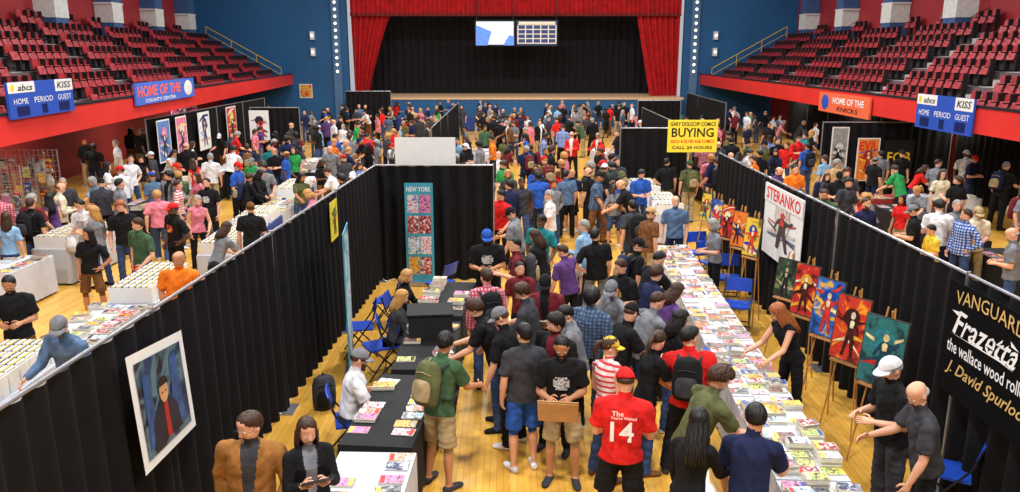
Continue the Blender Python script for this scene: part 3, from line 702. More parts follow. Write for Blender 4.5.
    bpy.data.meshes.remove(e); bpy.data.meshes.remove(me)
    nm = bpy.data.meshes.new("person"); nm.from_pydata(verts, [], faces)
    for i in range(7): nm.materials.append(WHITE)
    nm.polygons.foreach_set('material_index', ms); nm.polygons.foreach_set('use_smooth', [True]*len(faces)); nm.update()
    top = (hm @ V((0, -.01, .125)))
    BC[key] = (nm, hm, top, wrists, pel, up, fw, (verts, faces, ms), tr, rt_); return BC[key]
def dome(front, side, back, rx=.080, ry=.103, rz=.110, ds=0, db=0, n=28, m=8, c=(0, -.008, .018), wob=.0, flare=.1, ex=.7):
    mb = MB(); rows = m+4
    mb.v.append((c[0], c[1], c[2]+rz))
    rr = random.Random(3)
    for i in range(n):
        a = 2*pi*i/n; ca = cos(a)
        lim = side+(front-side)*max(0, ca)**ex if ca > 0 else side+(back-side)*(-ca)
        lim = radians(lim+wob*60*rr.uniform(-1, 1)); dr = ds+(db-ds)*max(0, -ca) if ca < .35 else 0
        wv = 1+wob*(rr.uniform(-1, 1))
        for j in range(1, m+1):
            el = pi/2+(lim-pi/2)*j/m; w = 1+(wv-1)*(j/m)+wob*.6*rr.uniform(-1, 1)
            mb.v.append((c[0]+rx*cos(el)*sin(a)*w, c[1]+ry*cos(el)*ca*w, c[2]+rz*sin(el)*w))
        x, y, z = mb.v[-1]
        for j in range(1, 4):
            t = j/3; k = (1+flare*sin(t*2.4)) if dr > .03 else 1-.35*t*t
            w = 1+wob*rr.uniform(-1, 1) if dr > .03 else 1
            mb.v.append((x*k*w, c[1]+(y-c[1])*k*w, z-dr*t*(1+wob*2*rr.uniform(-1, 1))))
        q = mb.v[-1]; mb.v.append((q[0]*.72, c[1]+(q[1]-c[1])*.72, q[2]+.01))
    N = rows
    for i in range(n):
        i2 = (i+1) % n; a = 1+i*N; b = 1+i2*N
        mb.f.append((0, b, a)); mb.m.append(0)
        for j in range(N-1): mb.f.append((a+j, b+j, b+j+1, a+j+1)); mb.m.append(0)
    return mb
def locks(side, back, front, seed=1, n=240, r=.006, vol=1.0, drop=0.0, curl=0.0):
    """overlapping tapered locks of hair combed from the crown outwards"""
    mb = MB(); rr = random.Random(seed); c = V((0, -.008, .018))
    for i in range(n):
        a = 2*pi*rr.random(); ca = cos(a)
        lim = side+(front-side)*max(0, ca)**.7 if ca > 0 else side+(back-side)*(-ca)
        lim = radians(lim+rr.uniform(-6, 6)); st = radians(rr.uniform(50, 88)) if i % 3 else radians(rr.uniform(25, 60))
        if st < lim+.2: st = lim+.35
        pts = []; rad = []; K = 5; tw = rr.uniform(-.3, .3)+.15
        dr = drop*(1 if ca < .35 else 0)*rr.uniform(.8, 1.1)
        for j in range(K+1):
            t = j/K; el = st+(lim-st)*t; aa = a+tw*t; w = (1.0+.05*sin(t*pi)+rr.uniform(-.012, .012)-.02*t)*vol+curl*rr.uniform(-1, 1)
            pts.append(c+V((.080*cos(el)*sin(aa)*w, .103*cos(el)*cos(aa)*w, .110*sin(el)*w))); rad.append((r*2.4*(1-.55*t)+.002, r*.9*(1-.5*t)+.0015))
        if dr:
            p = pts[-1]
            for j in range(1, 5):
                t = j/4; pts.append(V((p.x*(1+.22*sin(t*2.2)), c.y+(p.y-c.y)*(1+.14*sin(t*2)), p.z-dr*t))+V((rr.uniform(-.007, .007), rr.uniform(-.007, .007), 0))); rad.append((r*2.2*(1-.5*t)+.001, r*1.2*(1-.4*t)))
        mb.tube(pts, rad, 5, xd=V((cos(a), -sin(a), 0)))
    return mb
HB = {}; HD = {}
HB['short'] = dome(46, 8, -34, .078, .101, .107).add(locks(8, -36, 47, 1, 260, .005))
HB['messy'] = dome(40, 0, -36, .081, .104, .112).add(locks(-2, -40, 38, 5, 220, .0075, 1.06, curl=.02))
HB['curly'] = dome(36, -5, -36, .09, .112, .122, wob=.04).add(locks(-5, -40, 34, 8, 260, .009, 1.16, curl=.05))
HB['long'] = dome(46, 2, -20, .081, .104, .112, ds=.12, db=.2, flare=.05).add(locks(0, -20, 46, 2, 280, .006, 1.02, .23))
HB['vlong'] = dome(44, 2, -20, .083, .106, .114, ds=.2, db=.28, flare=.08).add(locks(0, -20, 42, 3, 300, .007, 1.06, .34))
HB['bob'] = dome(44, 2, -20, .082, .105, .113, ds=.05, db=.08, flare=.05).add(locks(0, -20, 44, 4, 280, .006, 1.05, .1))
HB['bald'] = dome(-8, -8, -35, .077, .1, .04, c=(0, -.02, .0))
d = dome(46, 4, -32, .079, .102, .108).add(locks(4, -30, 47, 6, 200, .005)); d.tube([(0, -.1, .05), (0, -.145, .03), (0, -.155, -.08), (0, -.13, -.2)], [.022, .034, .03, .008], 8); HB['tail'] = d
HB['under'] = dome(8, -4, -34, .080, .103, .06, c=(0, -.008, .005))
for k_, a_ in (('short', (46, 8, -34, .082, .106, .114)), ('messy', (40, 0, -36, .088, .11, .12)), ('curly', (36, -5, -36, .1, .122, .132)), ('bald', (-8, -8, -35, .077, .1, .04)), ('tail', (46, 4, -32, .084, .107, .115))): HD[k_] = dome(*a_, n=14, m=4)
HD['long'] = dome(46, 2, -20, .086, .11, .118, ds=.2, db=.26, n=14, m=4); HD['vlong'] = HD['long']; HD['bob'] = dome(44, 2, -20, .088, .11, .118, ds=.08, db=.1, n=14, m=4)
HM = {k: b.mesh("hair", [WHITE], True) for k, b in HB.items()}
d = dome(12, 8, 5, .086, .11, .118, ex=1)
o = len(d.v); nb = 9
for i in range(nb):
    a = radians(-60+120*i/(nb-1))
    for k, (r_, z_) in enumerate(((.9, .046), (1.62, .03), (1.62, .024), (.9, .038))):
        d.v.append((.086*sin(a)*(1+.08*(k in (1, 2))), -.008+.11*cos(a)*r_, z_-.012*abs(sin(a))))
for i in range(nb-1):
    for k in range(4):
        k2 = (k+1) % 4; d.f.append((o+i*4+k, o+(i+1)*4+k, o+(i+1)*4+k2, o+i*4+k2)); d.m.append(0)
d.ball((0, -.008, .136), (.008, .008, .005), 6, 4)
CAPM = d.mesh("cap", [WHITE], True)
BROW = M("brow_brown", (75, 50, 38), .7)
EYE = []
for s in (-1, 1):
    e = MB(); e.ball((s*.030, .0795, .003), (.0125, .007, .0062), 10, 6, 0); e.ball((s*.030, .0848, .003), (.0058, .003, .0055), 8, 6, 1); e.tube([(s*.014, .0895, .019), (s*.03, .0905, .0245), (s*.046, .082, .020)], [.0016, .0026, .0012], 5, mi=2, xd=(0, 0, 1))
    EYE.append(e.mesh("eye", [M("eye_white", (225, 222, 218), .4), TBLK, BROW], True))
e = MB(); e.ball((0, .0965, -.062), (.022, .0055, .0062), 10, 6); MOUTH = e.mesh("mouth", [M("lips", (178, 96, 88), .5)], True)
e = MB()
for s in (-1, 1):
    ring = [(s*.032+.022*cos(a), .104, .004+.016*sin(a)) for a in [i*pi/5 for i in range(11)]]
    e.tube(ring, .0014, 5, xd=(0, 1, 0)); e.tube([(s*.054, .104, .008), (s*.079, .02, .006)], .0014, 5)
e.tube([(-.01, .104, .008), (.01, .104, .008)], .0014, 5, xd=(0, 0, 1)); GLASS = e.mesh("glasses", [TBLK])
def beard():
    mb = MB(); n = 14; rows = 5
    for j in range(rows):
        t = j/(rows-1); z = -.045-.085*t
        for i in range(n):
            a = radians(-80+160*i/(n-1)); rx = .069-.03*t; ry = .087-.012*t
            mb.v.append((rx*1.08*sin(a), .014+.024*t+ry*cos(a)*1.02, z+.03*abs(sin(a))**2*(1-t)+.02*abs(sin(a))*t))
    for j in range(rows-1):
        for i in range(n-1):
            if j == 0 and 5 <= i <= 7: continue
            a = j*n+i; mb.f.append((a, a+n, a+n+1, a+1)); mb.m.append(0)
    return mb.mesh("beard", [WHITE], True)
BEARD = beard()
def backpack_mesh():
    mb = MB()
    def pad(c, s, mi):
        x, y, z = s
        prof = [(-1, .8), (-.85, .95), (-.3, 1), (.5, .97), (.85, .8), (1, .45)]
        mb.tube([(c[0], c[1], c[2]+p*z) for p, q in prof], [(x*q, y*q) for p, q in prof], 14, mi=mi)
    pad((0, -.09, 0), (.16, .1, .23), 0); pad((0, -.18, -.07), (.12, .05, .11), 1)
    mb.tube([(0, -.06, .21), (0, -.08, .26), (0, -.11, .21)], .01, 6, mi=1)
    mb.tube([(-.1, -.17, .1), (0, -.195, .12), (.1, -.17, .1)], .006, 5, xd=(0, 0, 1), mi=1)
    return mb.mesh("backpack", [WHITE, WHITE], True)
BPM = backpack_mesh()
STRS = []
for s in (-1, 1):
    mb = MB(); mb.tube([(s*.1, -.01, .13), (s*.115, .05, .2), (s*.12, .14, .215), (s*.125, .245, .14), (s*.13, .27, 0), (s*.16, .22, -.12), (s*.185, .1, -.17), (s*.14, 0, -.15)], [(.022, .007)]*8, 6); STRS.append(mb.mesh("strap", [WHITE], True))
PLIST = []
SKW = ['light']*6+['mid']*2+['dark']
def person_at(x, y, face, pose, shirt, pants, sex='m', hair='short', hc='brown', skin='light', legs='pants', sleeve='short', sc=1.0, cap=None, shoes=None, bp=None, beard_=False, glasses=False, wide=1.0, far=False, label=None, prop=None, pr=None, chair_=False, inner=None):
    nm, hm, top, wr, pel, up, fw, _, tr, rt_ = body(pose, sex, legs, sleeve)
    ob = mk("person", nm, loc=(x, y, 0), rot=radians(face), scale=(sc*wide, sc*wide, sc), cat="person")
    garment = {'long': 'jacket', 'short': 'shirt', 'none': 'top'}[sleeve]
    ob['label'] = label or "person in %s %s and %s %s, %s" % (shirt, garment, pants, 'shorts' if legs == 'shorts' else 'trousers', PH[pose])
    sm = SK[skin]; sh = cloth(shirt); pa = cloth(pants)
    slotmats(ob, [sm, sh, pa, cloth(shoes or R.choice(['black', 'dark gray', 'white', 'brown'])), sh if sleeve == 'long' else sm, sm if legs == 'shorts' else pa, cloth(inner) if inner else sh])
    def child(n, me, mats):
        c = bpy.data.objects.new(n, me); COL.objects.link(c); c.parent = ob; c.matrix_parent_inverse = Matrix.Identity(4); c.matrix_basis = hm
        if mats: slotmats(c, mats)
        return c
    if cap:
        child("cap", CAPM, [cloth(cap)]); child("hair", HM['under'] if hair in ('short', 'messy', 'curly') else HM[hair], [HC[hc]])
    elif hair != 'none': child("hair", HM[hair], [HC[hc]])
    if not far:
        for q in EYE: child("eye", q, None)
        child("mouth", MOUTH, None)
        if glasses: child("glasses", GLASS, None)
        if beard_: child("beard", BEARD, [HC[hc]])
    if pr:
        mb = MB(); nx, nz = 8, 5
        for j in range(nz+1):
            s = .22+.15*j/nz
            rx = np.interp(s, [q[0] for q in tr], [q[1] for q in tr]); ry = np.interp(s, [q[0] for q in tr], [q[2] for q in tr])
            for i in range(nx+1):
                x_ = -.085+.17*i/nx; y_ = ry*sqrt(1-(x_/rx)**2)+.012
                mb.v.append(tuple(pel+up*s+rt_*x_+fw*y_))
        for j in range(nz):
            for i in range(nx):
                if (i in (0, nx-1)) and j in (0, nz-1): continue
                a = j*(nx+1)+i; mb.f.append((a, a+1, a+nx+2, a+nx+1)); mb.m.append(0)
        mk("shirt_print", (mb, [art("print_%s" % pr, {'white': [(24, 24, 27), (230, 230, 230), (120, 120, 120)], 'red': [(24, 24, 27), (200, 40, 40), (230, 180, 90)], 'gold': [(24, 24, 27), (220, 180, 60), (60, 60, 60)]}[pr], 3, 22, .8)], True), parent=ob)
    W = Matrix.Translation((x, y, 0)) @ Matrix.Rotation(radians(face), 4, 'Z') @ Matrix.Scale(sc, 4)
    if bp:
        b = V(pel)+up*.28-fw*.13
        o = mk("backpack", BPM, mat=W @ Matrix.Translation(b) @ Matrix.Rotation(-math.atan2(up.y, up.z), 4, 'X'), label="%s backpack worn on a person's back" % bp, cat="backpack"); slotmats(o, [cloth(bp), cloth('dark gray' if bp == 'black' else 'khaki')])
        for q in STRS: s = mk("strap", q, parent=o); slotmats(s, [cloth('dark gray')])
    mid = (wr[0]+wr[1])/2
    if prop == 'comic':
        o = mk("comic_book", STK[.008], mat=W @ Matrix.Translation(mid+V((0, .02, .02))) @ Matrix.Rotation(radians(35), 4, 'X'), label="comic book held in a person's hands", cat="comic book")
        slotmats(o, [PAPER, R.choice(COVERS), R.choice(BANDS)])
    if prop == 'board':
        mb = MB(); mb.box((0, 0, 0), (.42, .01, .28)); mb.box((0, .008, -.01), (.4, .006, .25))
        mk("cardboard_sheet", (mb, [M("cardboard", (190, 150, 105), .8)]), mat=W @ Matrix.Translation(mid+V((0, .03, -.1))) @ Matrix.Rotation(radians(-20), 4, 'X'), label="tan cardboard sheet held in both hands", cat="cardboard")
    if prop == 'tablet':
        mb = MB(); mb.box((0, 0, 0), (.26, .19, .012)); o = mk("tablet", (mb, [TBLK]), mat=W @ Matrix.Translation(mid+V((0, .05, .03))) @ Matrix.Rotation(radians(35), 4, 'X'), label="dark tablet with lit screen held in hands", cat="tablet")
        mb = MB(); mb.quad([(-.11, -.075, .007), (.11, -.075, .007), (.11, .075, .007), (-.11, .075, .007)]); mk("tablet_screen", (mb, [SCB]), parent=o)
    if prop == 'whitebag':
        mb = MB(); mb.tube([(0, 0, -.06), (0, 0, -.12), (0, 0, -.28), (0, 0, -.4)], [(.02, .01), (.1, .04), (.15, .07), (.14, .06)], 12)
        mb.tube([(0, -.06, -.1), (0, -.02, .0), (0, .02, 0), (0, .06, -.1)], .006, 5)
        mk("shopping_bag", (mb, [cloth('white')], True), mat=W @ Matrix.Translation(wr[1]), label="white plastic shopping bag hanging from a hand", cat="bag")
    if chair_: chair(x-sin(radians(face))*.02, y+cos(radians(face))*.02, radians(face))
    PLIST.append((x, y)); return ob
def settle(x, y, lim=.5, tries=30, md=.48):
    x0, y0 = x, y
    for _ in range(tries):
        mv = False
        for tx, ty, an, L, W in TABS:
            dx, dy = x-tx, y-ty; a = dx*cos(an)+dy*sin(an); b = -dx*sin(an)+dy*cos(an)
            hx, hy = L/2+.22, W/2+.22
            if abs(a) < hx and abs(b) < hy:
                ea, eb = hx-abs(a), hy-abs(b)
                if ea < eb: a = math.copysign(hx+.01, a)
                else: b = math.copysign(hy+.01, b)
                x = tx+a*cos(an)-b*sin(an); y = ty+a*sin(an)+b*cos(an); mv = True
        for px, py in PLIST:
            d = math.hypot(x-px, y-py)
            if d < md:
                d = max(d, 1e-3)
                x = px+(x-px)/d*(md+.01); y = py+(y-py)/d*(md+.01); mv = True
        for ax, ay, bx, by in SEGS:
            L2 = (bx-ax)**2+(by-ay)**2; t = max(0, min(1, ((x-ax)*(bx-ax)+(y-ay)*(by-ay))/L2)); cx, cy = ax+t*(bx-ax), ay+t*(by-ay)
            d = math.hypot(x-cx, y-cy)
            if d < .36: x = cx+(x-cx)/max(d, 1e-3)*.37; y = cy+(y-cy)/max(d, 1e-3)*.37; mv = True
        if not mv: return x, y, True
    if math.hypot(x-x0, y-y0) > lim: return x0, y0, False
    return x, y, False
def P(u, v, face, pose='stand', shirt='black', pants='denim', fix=False, **k):
    sc = k.get('sc', .955 if k.get('sex') == 'f' else 1.0); k['sc'] = sc
    top = body(pose, k.get('sex', 'm'), k.get('legs', 'pants'), k.get('sleeve', 'short'))[2]
    h = at_z(u, v, top.z*sc); a = radians(face); tx, ty = top.x*sc, top.y*sc
    x = h.x-(cos(a)*tx-sin(a)*ty); y = h.y-(sin(a)*tx+cos(a)*ty)
    if pose != 'sit' and not fix: x, y, ok = settle(x, y)
    if y > 24: k['far'] = True
    if pose == 'sit': k['chair_'] = True
    return person_at(x, y, face, pose, shirt, pants, **k)
# near centre
P(446, 332, -35, 'look', 'green', 'khaki', legs='shorts', bp='olive', hc='black', hair='messy', skin='mid', fix=True, label="person in green shirt and khaki shorts wearing backpack")
P(496, 308, 60, 'look', 'black', 'black', cap='gray')
P(524, 323, 20, 'stand', 'dark gray', 'blue', legs='shorts', hc='black', shoes='white')
P(562, 338, 172, 'hold', 'black', 'khaki', legs='shorts', hc='black', hair='short', beard_=True, glasses=True, skin='mid', prop='board', pr='white', label="bearded person in black shirt and glasses holding cardboard")
rm = P(625, 368, -8, 'hold', 'red', 'black', legs='shorts', cap='red', label="person in red numbered shirt, red cap and black shorts", wide=1.08)
P(612, 337, -50, 'shift', 'red striped', 'denim', sex='f', cap='yellow', sleeve='none', hair='tail')
P(692, 326, -18, 'shift', 'red', 'black', hc='black', bp='black', wide=1.12)
P(726, 368, -70, 'browse', 'olive', 'black', hair='curly', hc='brown', wide=1.05)
P(700, 408, -45, 'look', 'black', 'black', sex='f', hair='vlong', hc='black', sleeve='long')
P(748, 403, -35, 'look', 'navy', 'black', hc='black', hair='messy')
P(774, 305, 110, 'browse', 'black', 'black', sex='f', hair='vlong', hc='ginger', sleeve='none')
P(889, 358, 95, 'hold', 'black', 'dark gray', cap='white', hc='gray', wide=1.1)
P(914, 384, 80, 'look', 'dark gray', 'black', hair='bald', hc='gray', glasses=True)
P(592, 288, -30, 'stand', 'slate plaid', 'dark gray', hc='black', hair='curly', wide=1.08)
P(634, 303, -75, 'look', 'black', 'black', cap='black')
P(662, 293, -60, 'browse', 'gray', 'denim', hc='brown')
P(684, 310, -80, 'hold', 'black', 'denim', sex='f', hair='long', hc='black', prop='comic')
P(553, 313, 150, 'shift', 'black', 'black', sleeve='long', hc='black', inner='maroon', hair='messy')
P(545, 276, 170, 'hold', 'maroon', 'black', cap='black', skin='mid', sleeve='long', prop='comic', inner='black')
P(518, 284, 70, 'look', 'dark gray', 'black', hc='brown', hair='messy')
P(486, 268, 20, 'stand', 'red plaid', 'denim', hc='brown', bp='black', sleeve='long')
P(476, 230, 180, 'hold', 'black', 'black', cap='blue', wide=1.12, skin='mid', pr='white')
P(409, 270, -95, 'sit', 'black', 'black', sex='f', hair='bob', hc='blond', sleeve='long')
P(404, 290, -80, 'sit', 'dark gray', 'black', sex='f', hair='long', hc='blond', sleeve='long')
P(362, 349, -75, 'sit', 'white', 'denim', cap='gray', beard_=True, hc='brown', label="bearded person in white shirt and jeans, seated")
P(246, 413, 188, 'shift', 'camel', 'black', sleeve='long', hc='brown', hair='short', wide=1.12, glasses=True, fix=True, inner='dark gray', label="person in tan jacket and glasses standing beside drape")
P(307, 419, 205, 'raise', 'black', 'black', sex='f', hair='long', hc='brown', sleeve='long', prop='tablet', fix=True, inner='gray', label="person with long hair in black jacket holding a tablet")
P(520, 262, 160, 'talk', 'maroon', 'black', hc='black', sc=.9)
P(571, 253, 178, 'stand', 'white', 'black', sc=.72, hc='brown', legs='shorts', label="child in white printed shirt standing in the crowd", pr='red')
P(594, 228, 0, 'hips', 'black', 'gray', hc='black')
P(577, 222, 60, 'talk', 'light blue', 'navy', hc='gray', sleeve='long')
P(619, 260, 130, 'hold', 'black', 'black', hc='brown', pr='gold')
P(640, 238, -80, 'shift', 'black', 'denim', cap='black', bp='navy')
P(663, 252, -55, 'browse', 'black', 'denim', hc='black')
P(649, 262, -70, 'look', 'navy', 'black', hc='brown', hair='messy')
P(676, 196, 165, 'stand', 'slate blue', 'navy', hair='bald', hc='gray')
P(695, 220, 100, 'hold', 'gray', 'black', sex='f', hair='bob', hc='gray')
P(652, 207, -60, 'shift', 'brown', 'khaki', hc='brown', cap='tan')
P(632, 200, 20, 'walk', 'dark gray', 'denim', hc='black', bp='black')
P(508, 208, 70, 'look', 'gray', 'denim', cap='black')
P(541, 215, 175, 'shift', 'teal', 'black', hc='black', skin='dark')
P(536, 165, 170, 'walk', 'blue', 'denim', sex='f', hair='long', hc='black')
P(566, 170, 10, 'hips', 'slate blue', 'black', hc='black')
P(588, 168, 60, 'stand', 'black', 'black', prop='whitebag', hair='bald', hc='brown')
P(617, 158, 175, 'talk', 'dark gray', 'denim', hc='brown')
P(658, 158, -10, 'hips', 'black', 'olive', hc='black')
P(690, 160, 10, 'stand', 'olive', 'khaki', cap='green', bp='olive')
P(522, 178, 185, 'walk', 'dark gray', 'denim', hc='black', skin='dark')
P(549, 190, 80, 'stand', 'white', 'khaki', hc='gray')
P(500, 190, 150, 'shift', 'red', 'black', hc='black')
P(610, 282, 120, 'look', 'gray', 'black', cap='gray')
P(538, 230, 50, 'look', 'black', 'denim', sex='f', hair='long', hc='brown')
P(560, 245, 40, 'look', 'purple', 'black', hc='brown', sc=.92)
P(670, 275, -65, 'browse', 'purple', 'black', sex='f', hair='long', hc='brown')
P(515, 238, 90, 'talk', 'maroon', 'denim', hc='black', bp='dark gray')
P(580, 308, 80, 'look', 'gray', 'black', hc='black', sc=.97)
P(655, 332, -70, 'look', 'black', 'denim', sex='f', hair='tail', hc='brown')
P(470, 300, 85, 'browse', 'black', 'denim', hc='brown', hair='messy')
# left hall
P(14, 288, 200, 'hold', 'black', 'brown', hc='black', glasses=True, skin='mid')
P(57, 318, 165, 'look', 'slate blue', 'denim', cap='gray', sleeve='long', hc='gray', fix=True, wide=1.08)
P(177, 252, -150, 'shift', 'orange', 'black', hair='bald', hc='black', skin='mid', wide=1.1, fix=True)
P(212, 262, 60, 'hold', 'black', 'black', cap='black')
P(136, 218, 160, 'shift', 'green', 'red', legs='shorts', hc='brown', fix=True)
P(87, 228, 190, 'hips', 'black', 'brown', sex='f', legs='shorts', hair='long', hc='black', skin='mid', fix=True)
P(74, 200, 170, 'hold', 'white', 'denim', hc='black', pr='white', prop='whitebag')
P(30, 198, -10, 'stand', 'black', 'denim', bp='black', fix=True)
P(5, 212, 10, 'stand', 'light blue', 'denim', hair='long', hc='brown', sex='f', fix=True)
P(172, 203, 150, 'hips', 'black', 'black', skin='dark', hc='black', cap='red', pr='red')
P(120, 201, -160, 'stand', 'black', 'denim', hair='curly', hc='ginger')
P(206, 178, 170, 'stand', 'black', 'black', hc='black', pr='white')
P(210, 153, 10, 'stand', 'white', 'khaki', hc='gray')
P(150, 172, 60, 'hold', 'slate blue', 'denim', cap='blue', skin='mid')
P(115, 140, 120, 'stand', 'white', 'gray', hc='gray')
P(248, 143, 20, 'stand', 'navy', 'khaki', hc='brown', bp='brown')
P(271, 143, 170, 'talk', 'teal', 'denim', hc='black')
P(293, 147, 180, 'stand', 'bright green', 'black', sex='f', hair='long', hc='brown')
P(247, 202, 10, 'stand', 'black', 'brown', cap='brown')
P(229, 222, -30, 'browse', 'gray', 'denim', hair='long', hc='brown', sex='f')
P(62, 178, 200, 'stand', 'dark gray', 'denim', hc='gray')
P(100, 178, 30, 'hold', 'dark gray', 'black', hc='black', cap='black')
P(178, 180, -80, 'stand', 'red striped', 'denim', sex='f', hair='tail', hc='brown')
P(325, 168, 90, 'browse', 'white', 'denim', hc='brown'); P(305, 190, 95, 'browse', 'pink', 'black', sex='f', hair='bob', hc='blond')
P(345, 140, 90, 'stand', 'gray', 'khaki', hair='bald', hc='gray', wide=1.1)
P(108, 205, 80, 'talk', 'gray', 'denim', sex='f', hair='long', hc='blond')
# right hall
P(867, 198, 190, 'stand', 'navy', 'black', sleeve='long', hc='brown', beard_=True)
P(911, 205, 60, 'hold', 'black', 'black', cap='gray')
P(967, 209, 110, 'hips', 'blue plaid', 'denim', hc='brown', sleeve='long')
P(996, 209, 170, 'hold', 'cream', 'khaki', cap='khaki')
P(958, 200, 160, 'stand', 'gray', 'black', hc='gray')
P(1003, 157, 150, 'sit', 'maroon', 'black', hc='black', skin='dark')
P(886, 163, 30, 'browse', 'bright green', 'black', hc='brown'); P(903, 150, -170, 'stand', 'black', 'khaki', cap='black')
P(943, 170, 170, 'stand', 'cream', 'brown', sex='f', hair='long', hc='brown')
P(967, 150, 150, 'talk', 'white', 'denim', cap='white', skin='dark')
P(808, 143, 10, 'stand', 'blue', 'denim', hc='black', bp='black')
P(825, 155, 30, 'stand', 'light blue', 'khaki', hc='brown'); P(796, 165, 180, 'stand', 'orange', 'black', hc='black')
P(840, 172, 160, 'hold', 'black', 'denim', cap='black'); P(925, 190, 120, 'browse', 'gray', 'denim', sex='f', hair='tail', hc='blond')
P(930, 225, 90, 'hold', 'yellow', 'denim', hc='black', sc=.85); P(1010, 228, 60, 'hold', 'gray', 'denim', hair='bald', hc='gray')
P(760, 150, 20, 'stand', 'black', 'denim', hc='black'); P(778, 138, 170, 'talk', 'black', 'black', hc='black'); P(748, 140, 100, 'stand', 'green', 'denim', cap='black')
# random crowd
SH = ['black']*12+['dark gray']*5+['gray']*4+['white']*4+['navy']*4+['red']*2+['blue']*2+['green', 'light blue', 'slate blue', 'orange', 'pink', 'purple', 'tan', 'maroon', 'brown', 'cream', 'teal', 'olive', 'bright green', 'red plaid', 'blue plaid', 'slate plaid']
PT = ['denim']*5+['black']*5+['khaki']*2+['dark gray', 'gray', 'navy', 'brown']
combos = [k for k in BC if k[0] not in ('sit', 'lean', 'raise')]
CROWD = MB(); CMATS = []; CIDX = {}
def cmi(m):
    if m.name not in CIDX: CIDX[m.name] = len(CMATS); CMATS.append(m)
    return CIDX[m.name]
def rnd(x, y, merged=False):
    sex = 'f' if R.random() < .33 else 'm'
    k = R.choice([k for k in combos if k[1] == sex])
    x, y, ok = settle(x, y, .6, 12, .58)
    if not ok: return False
    hair = R.choice(['long', 'bob', 'tail', 'long', 'vlong']) if sex == 'f' else R.choice(['short', 'short', 'messy', 'messy', 'curly', 'bald']); hc = R.choice(['black', 'black', 'brown', 'brown', 'gray', 'blond'])
    sh, pa, sk = R.choice(SH), R.choice(PT), R.choice(SKW); face = R.uniform(0, 360); sc = R.uniform(.93, 1.05)*(.95 if sex == 'f' else 1)
    if merged:
        q = body(k[0], sex, k[2], k[3], .036); vv, ff, ms = q[7]
        m = Matrix.Translation((x, y, 0)) @ Matrix.Rotation(radians(face), 4, 'Z') @ Matrix.Scale(sc, 4)
        sm, shm, pam = SK[sk], cloth(sh), cloth(pa)
        mm = [cmi(z) for z in (sm, shm, pam, cloth('dark gray'), shm if k[3] == 'long' else sm, sm if k[2] == 'shorts' else pam, cloth('white') if sh != 'white' else shm)]
        o = len(CROWD.v); CROWD.v += [tuple(m @ V(c)) for c in vv]; CROWD.f += [tuple(o+i for i in f) for f in ff]; CROWD.m += [mm[i] for i in ms]
        hb = HD[hair]; hmx = m @ q[1]; o = len(CROWD.v); CROWD.v += [tuple(hmx @ V(c)) for c in hb.v]; CROWD.f += [tuple(o+i for i in f) for f in hb.f]; CROWD.m += [cmi(HC[hc])]*len(hb.f)
        PLIST.append((x, y)); return True
    person_at(x, y, face, k[0], sh, pa, sex=sex, legs=k[2], sleeve=k[3], skin=sk, hair=hair, hc=hc,
              cap=R.choice(['black', 'navy', 'red', 'white', 'gray']) if R.random() < (.05 if sex == 'f' else .2) else None, sc=sc, far=y > 20,
              bp=R.choice(['black', 'navy', 'olive', 'maroon']) if R.random() < .14 else None, wide=R.uniform(.97, 1.14), prop='whitebag' if R.random() < .07 else None,
              inner=R.choice([None, 'white', 'gray', 'black']) if k[3] == 'long' else None)
    return True
for (x0, x1, y0, y1, n, mg) in ((-1.8, 3.4, 18.5, 27, 36, 0), (-11, -6.4, 15.5, 19.5, 8, 0), (-11.5, -3.2, 19, 28, 40, 0), (5.4, 9.2, 14.5, 28, 28, 0), (10.5, 15, 15, 25, 14, 0), (-15, -12.8, 23, 32, 8, 0), (5.4, 13.5, 26.5, 34, 18, 0), (-11, -3, 28, 34, 22, 0),
                                (-1.8, 4.6, 27, 46, 55, 1), (-11, -3, 34, 46, 44, 1), (5.6, 13.8, 34, 46, 36, 1), (-9, 10, 44, 50, 50, 1), (-15, -12.8, 32, 48, 12, 1)):
    c = 0; tr_ = 0
    while c < n and tr_ < n*4:
        tr_ += 1
        if rnd(R.uniform(x0, x1), R.uniform(y0, y1), mg): c += 1
mk("distant_crowd", (CROWD, CMATS, True), label="dense crowd of visitors standing before the stage", cat="people", kind="stuff")
def local_text(ob, s, x, z, y, w, h, mat):
    t = text(s, ob, None, 0, 0, w, mat, z=0, height=h)
    t.matrix_basis = Matrix.Translation((x, y, z)) @ Matrix.Rotation(radians(90), 4, 'X') @ t.matrix_basis
local_text(rm, "14", .0, 1.21, -.158, .2, .2, TWHITE); local_text(rm, "The", -.04, 1.385, -.152, .1, .05, TWHITE); local_text(rm, "You've Waited", .01, 1.345, -.156, .22, .03, TWHITE)
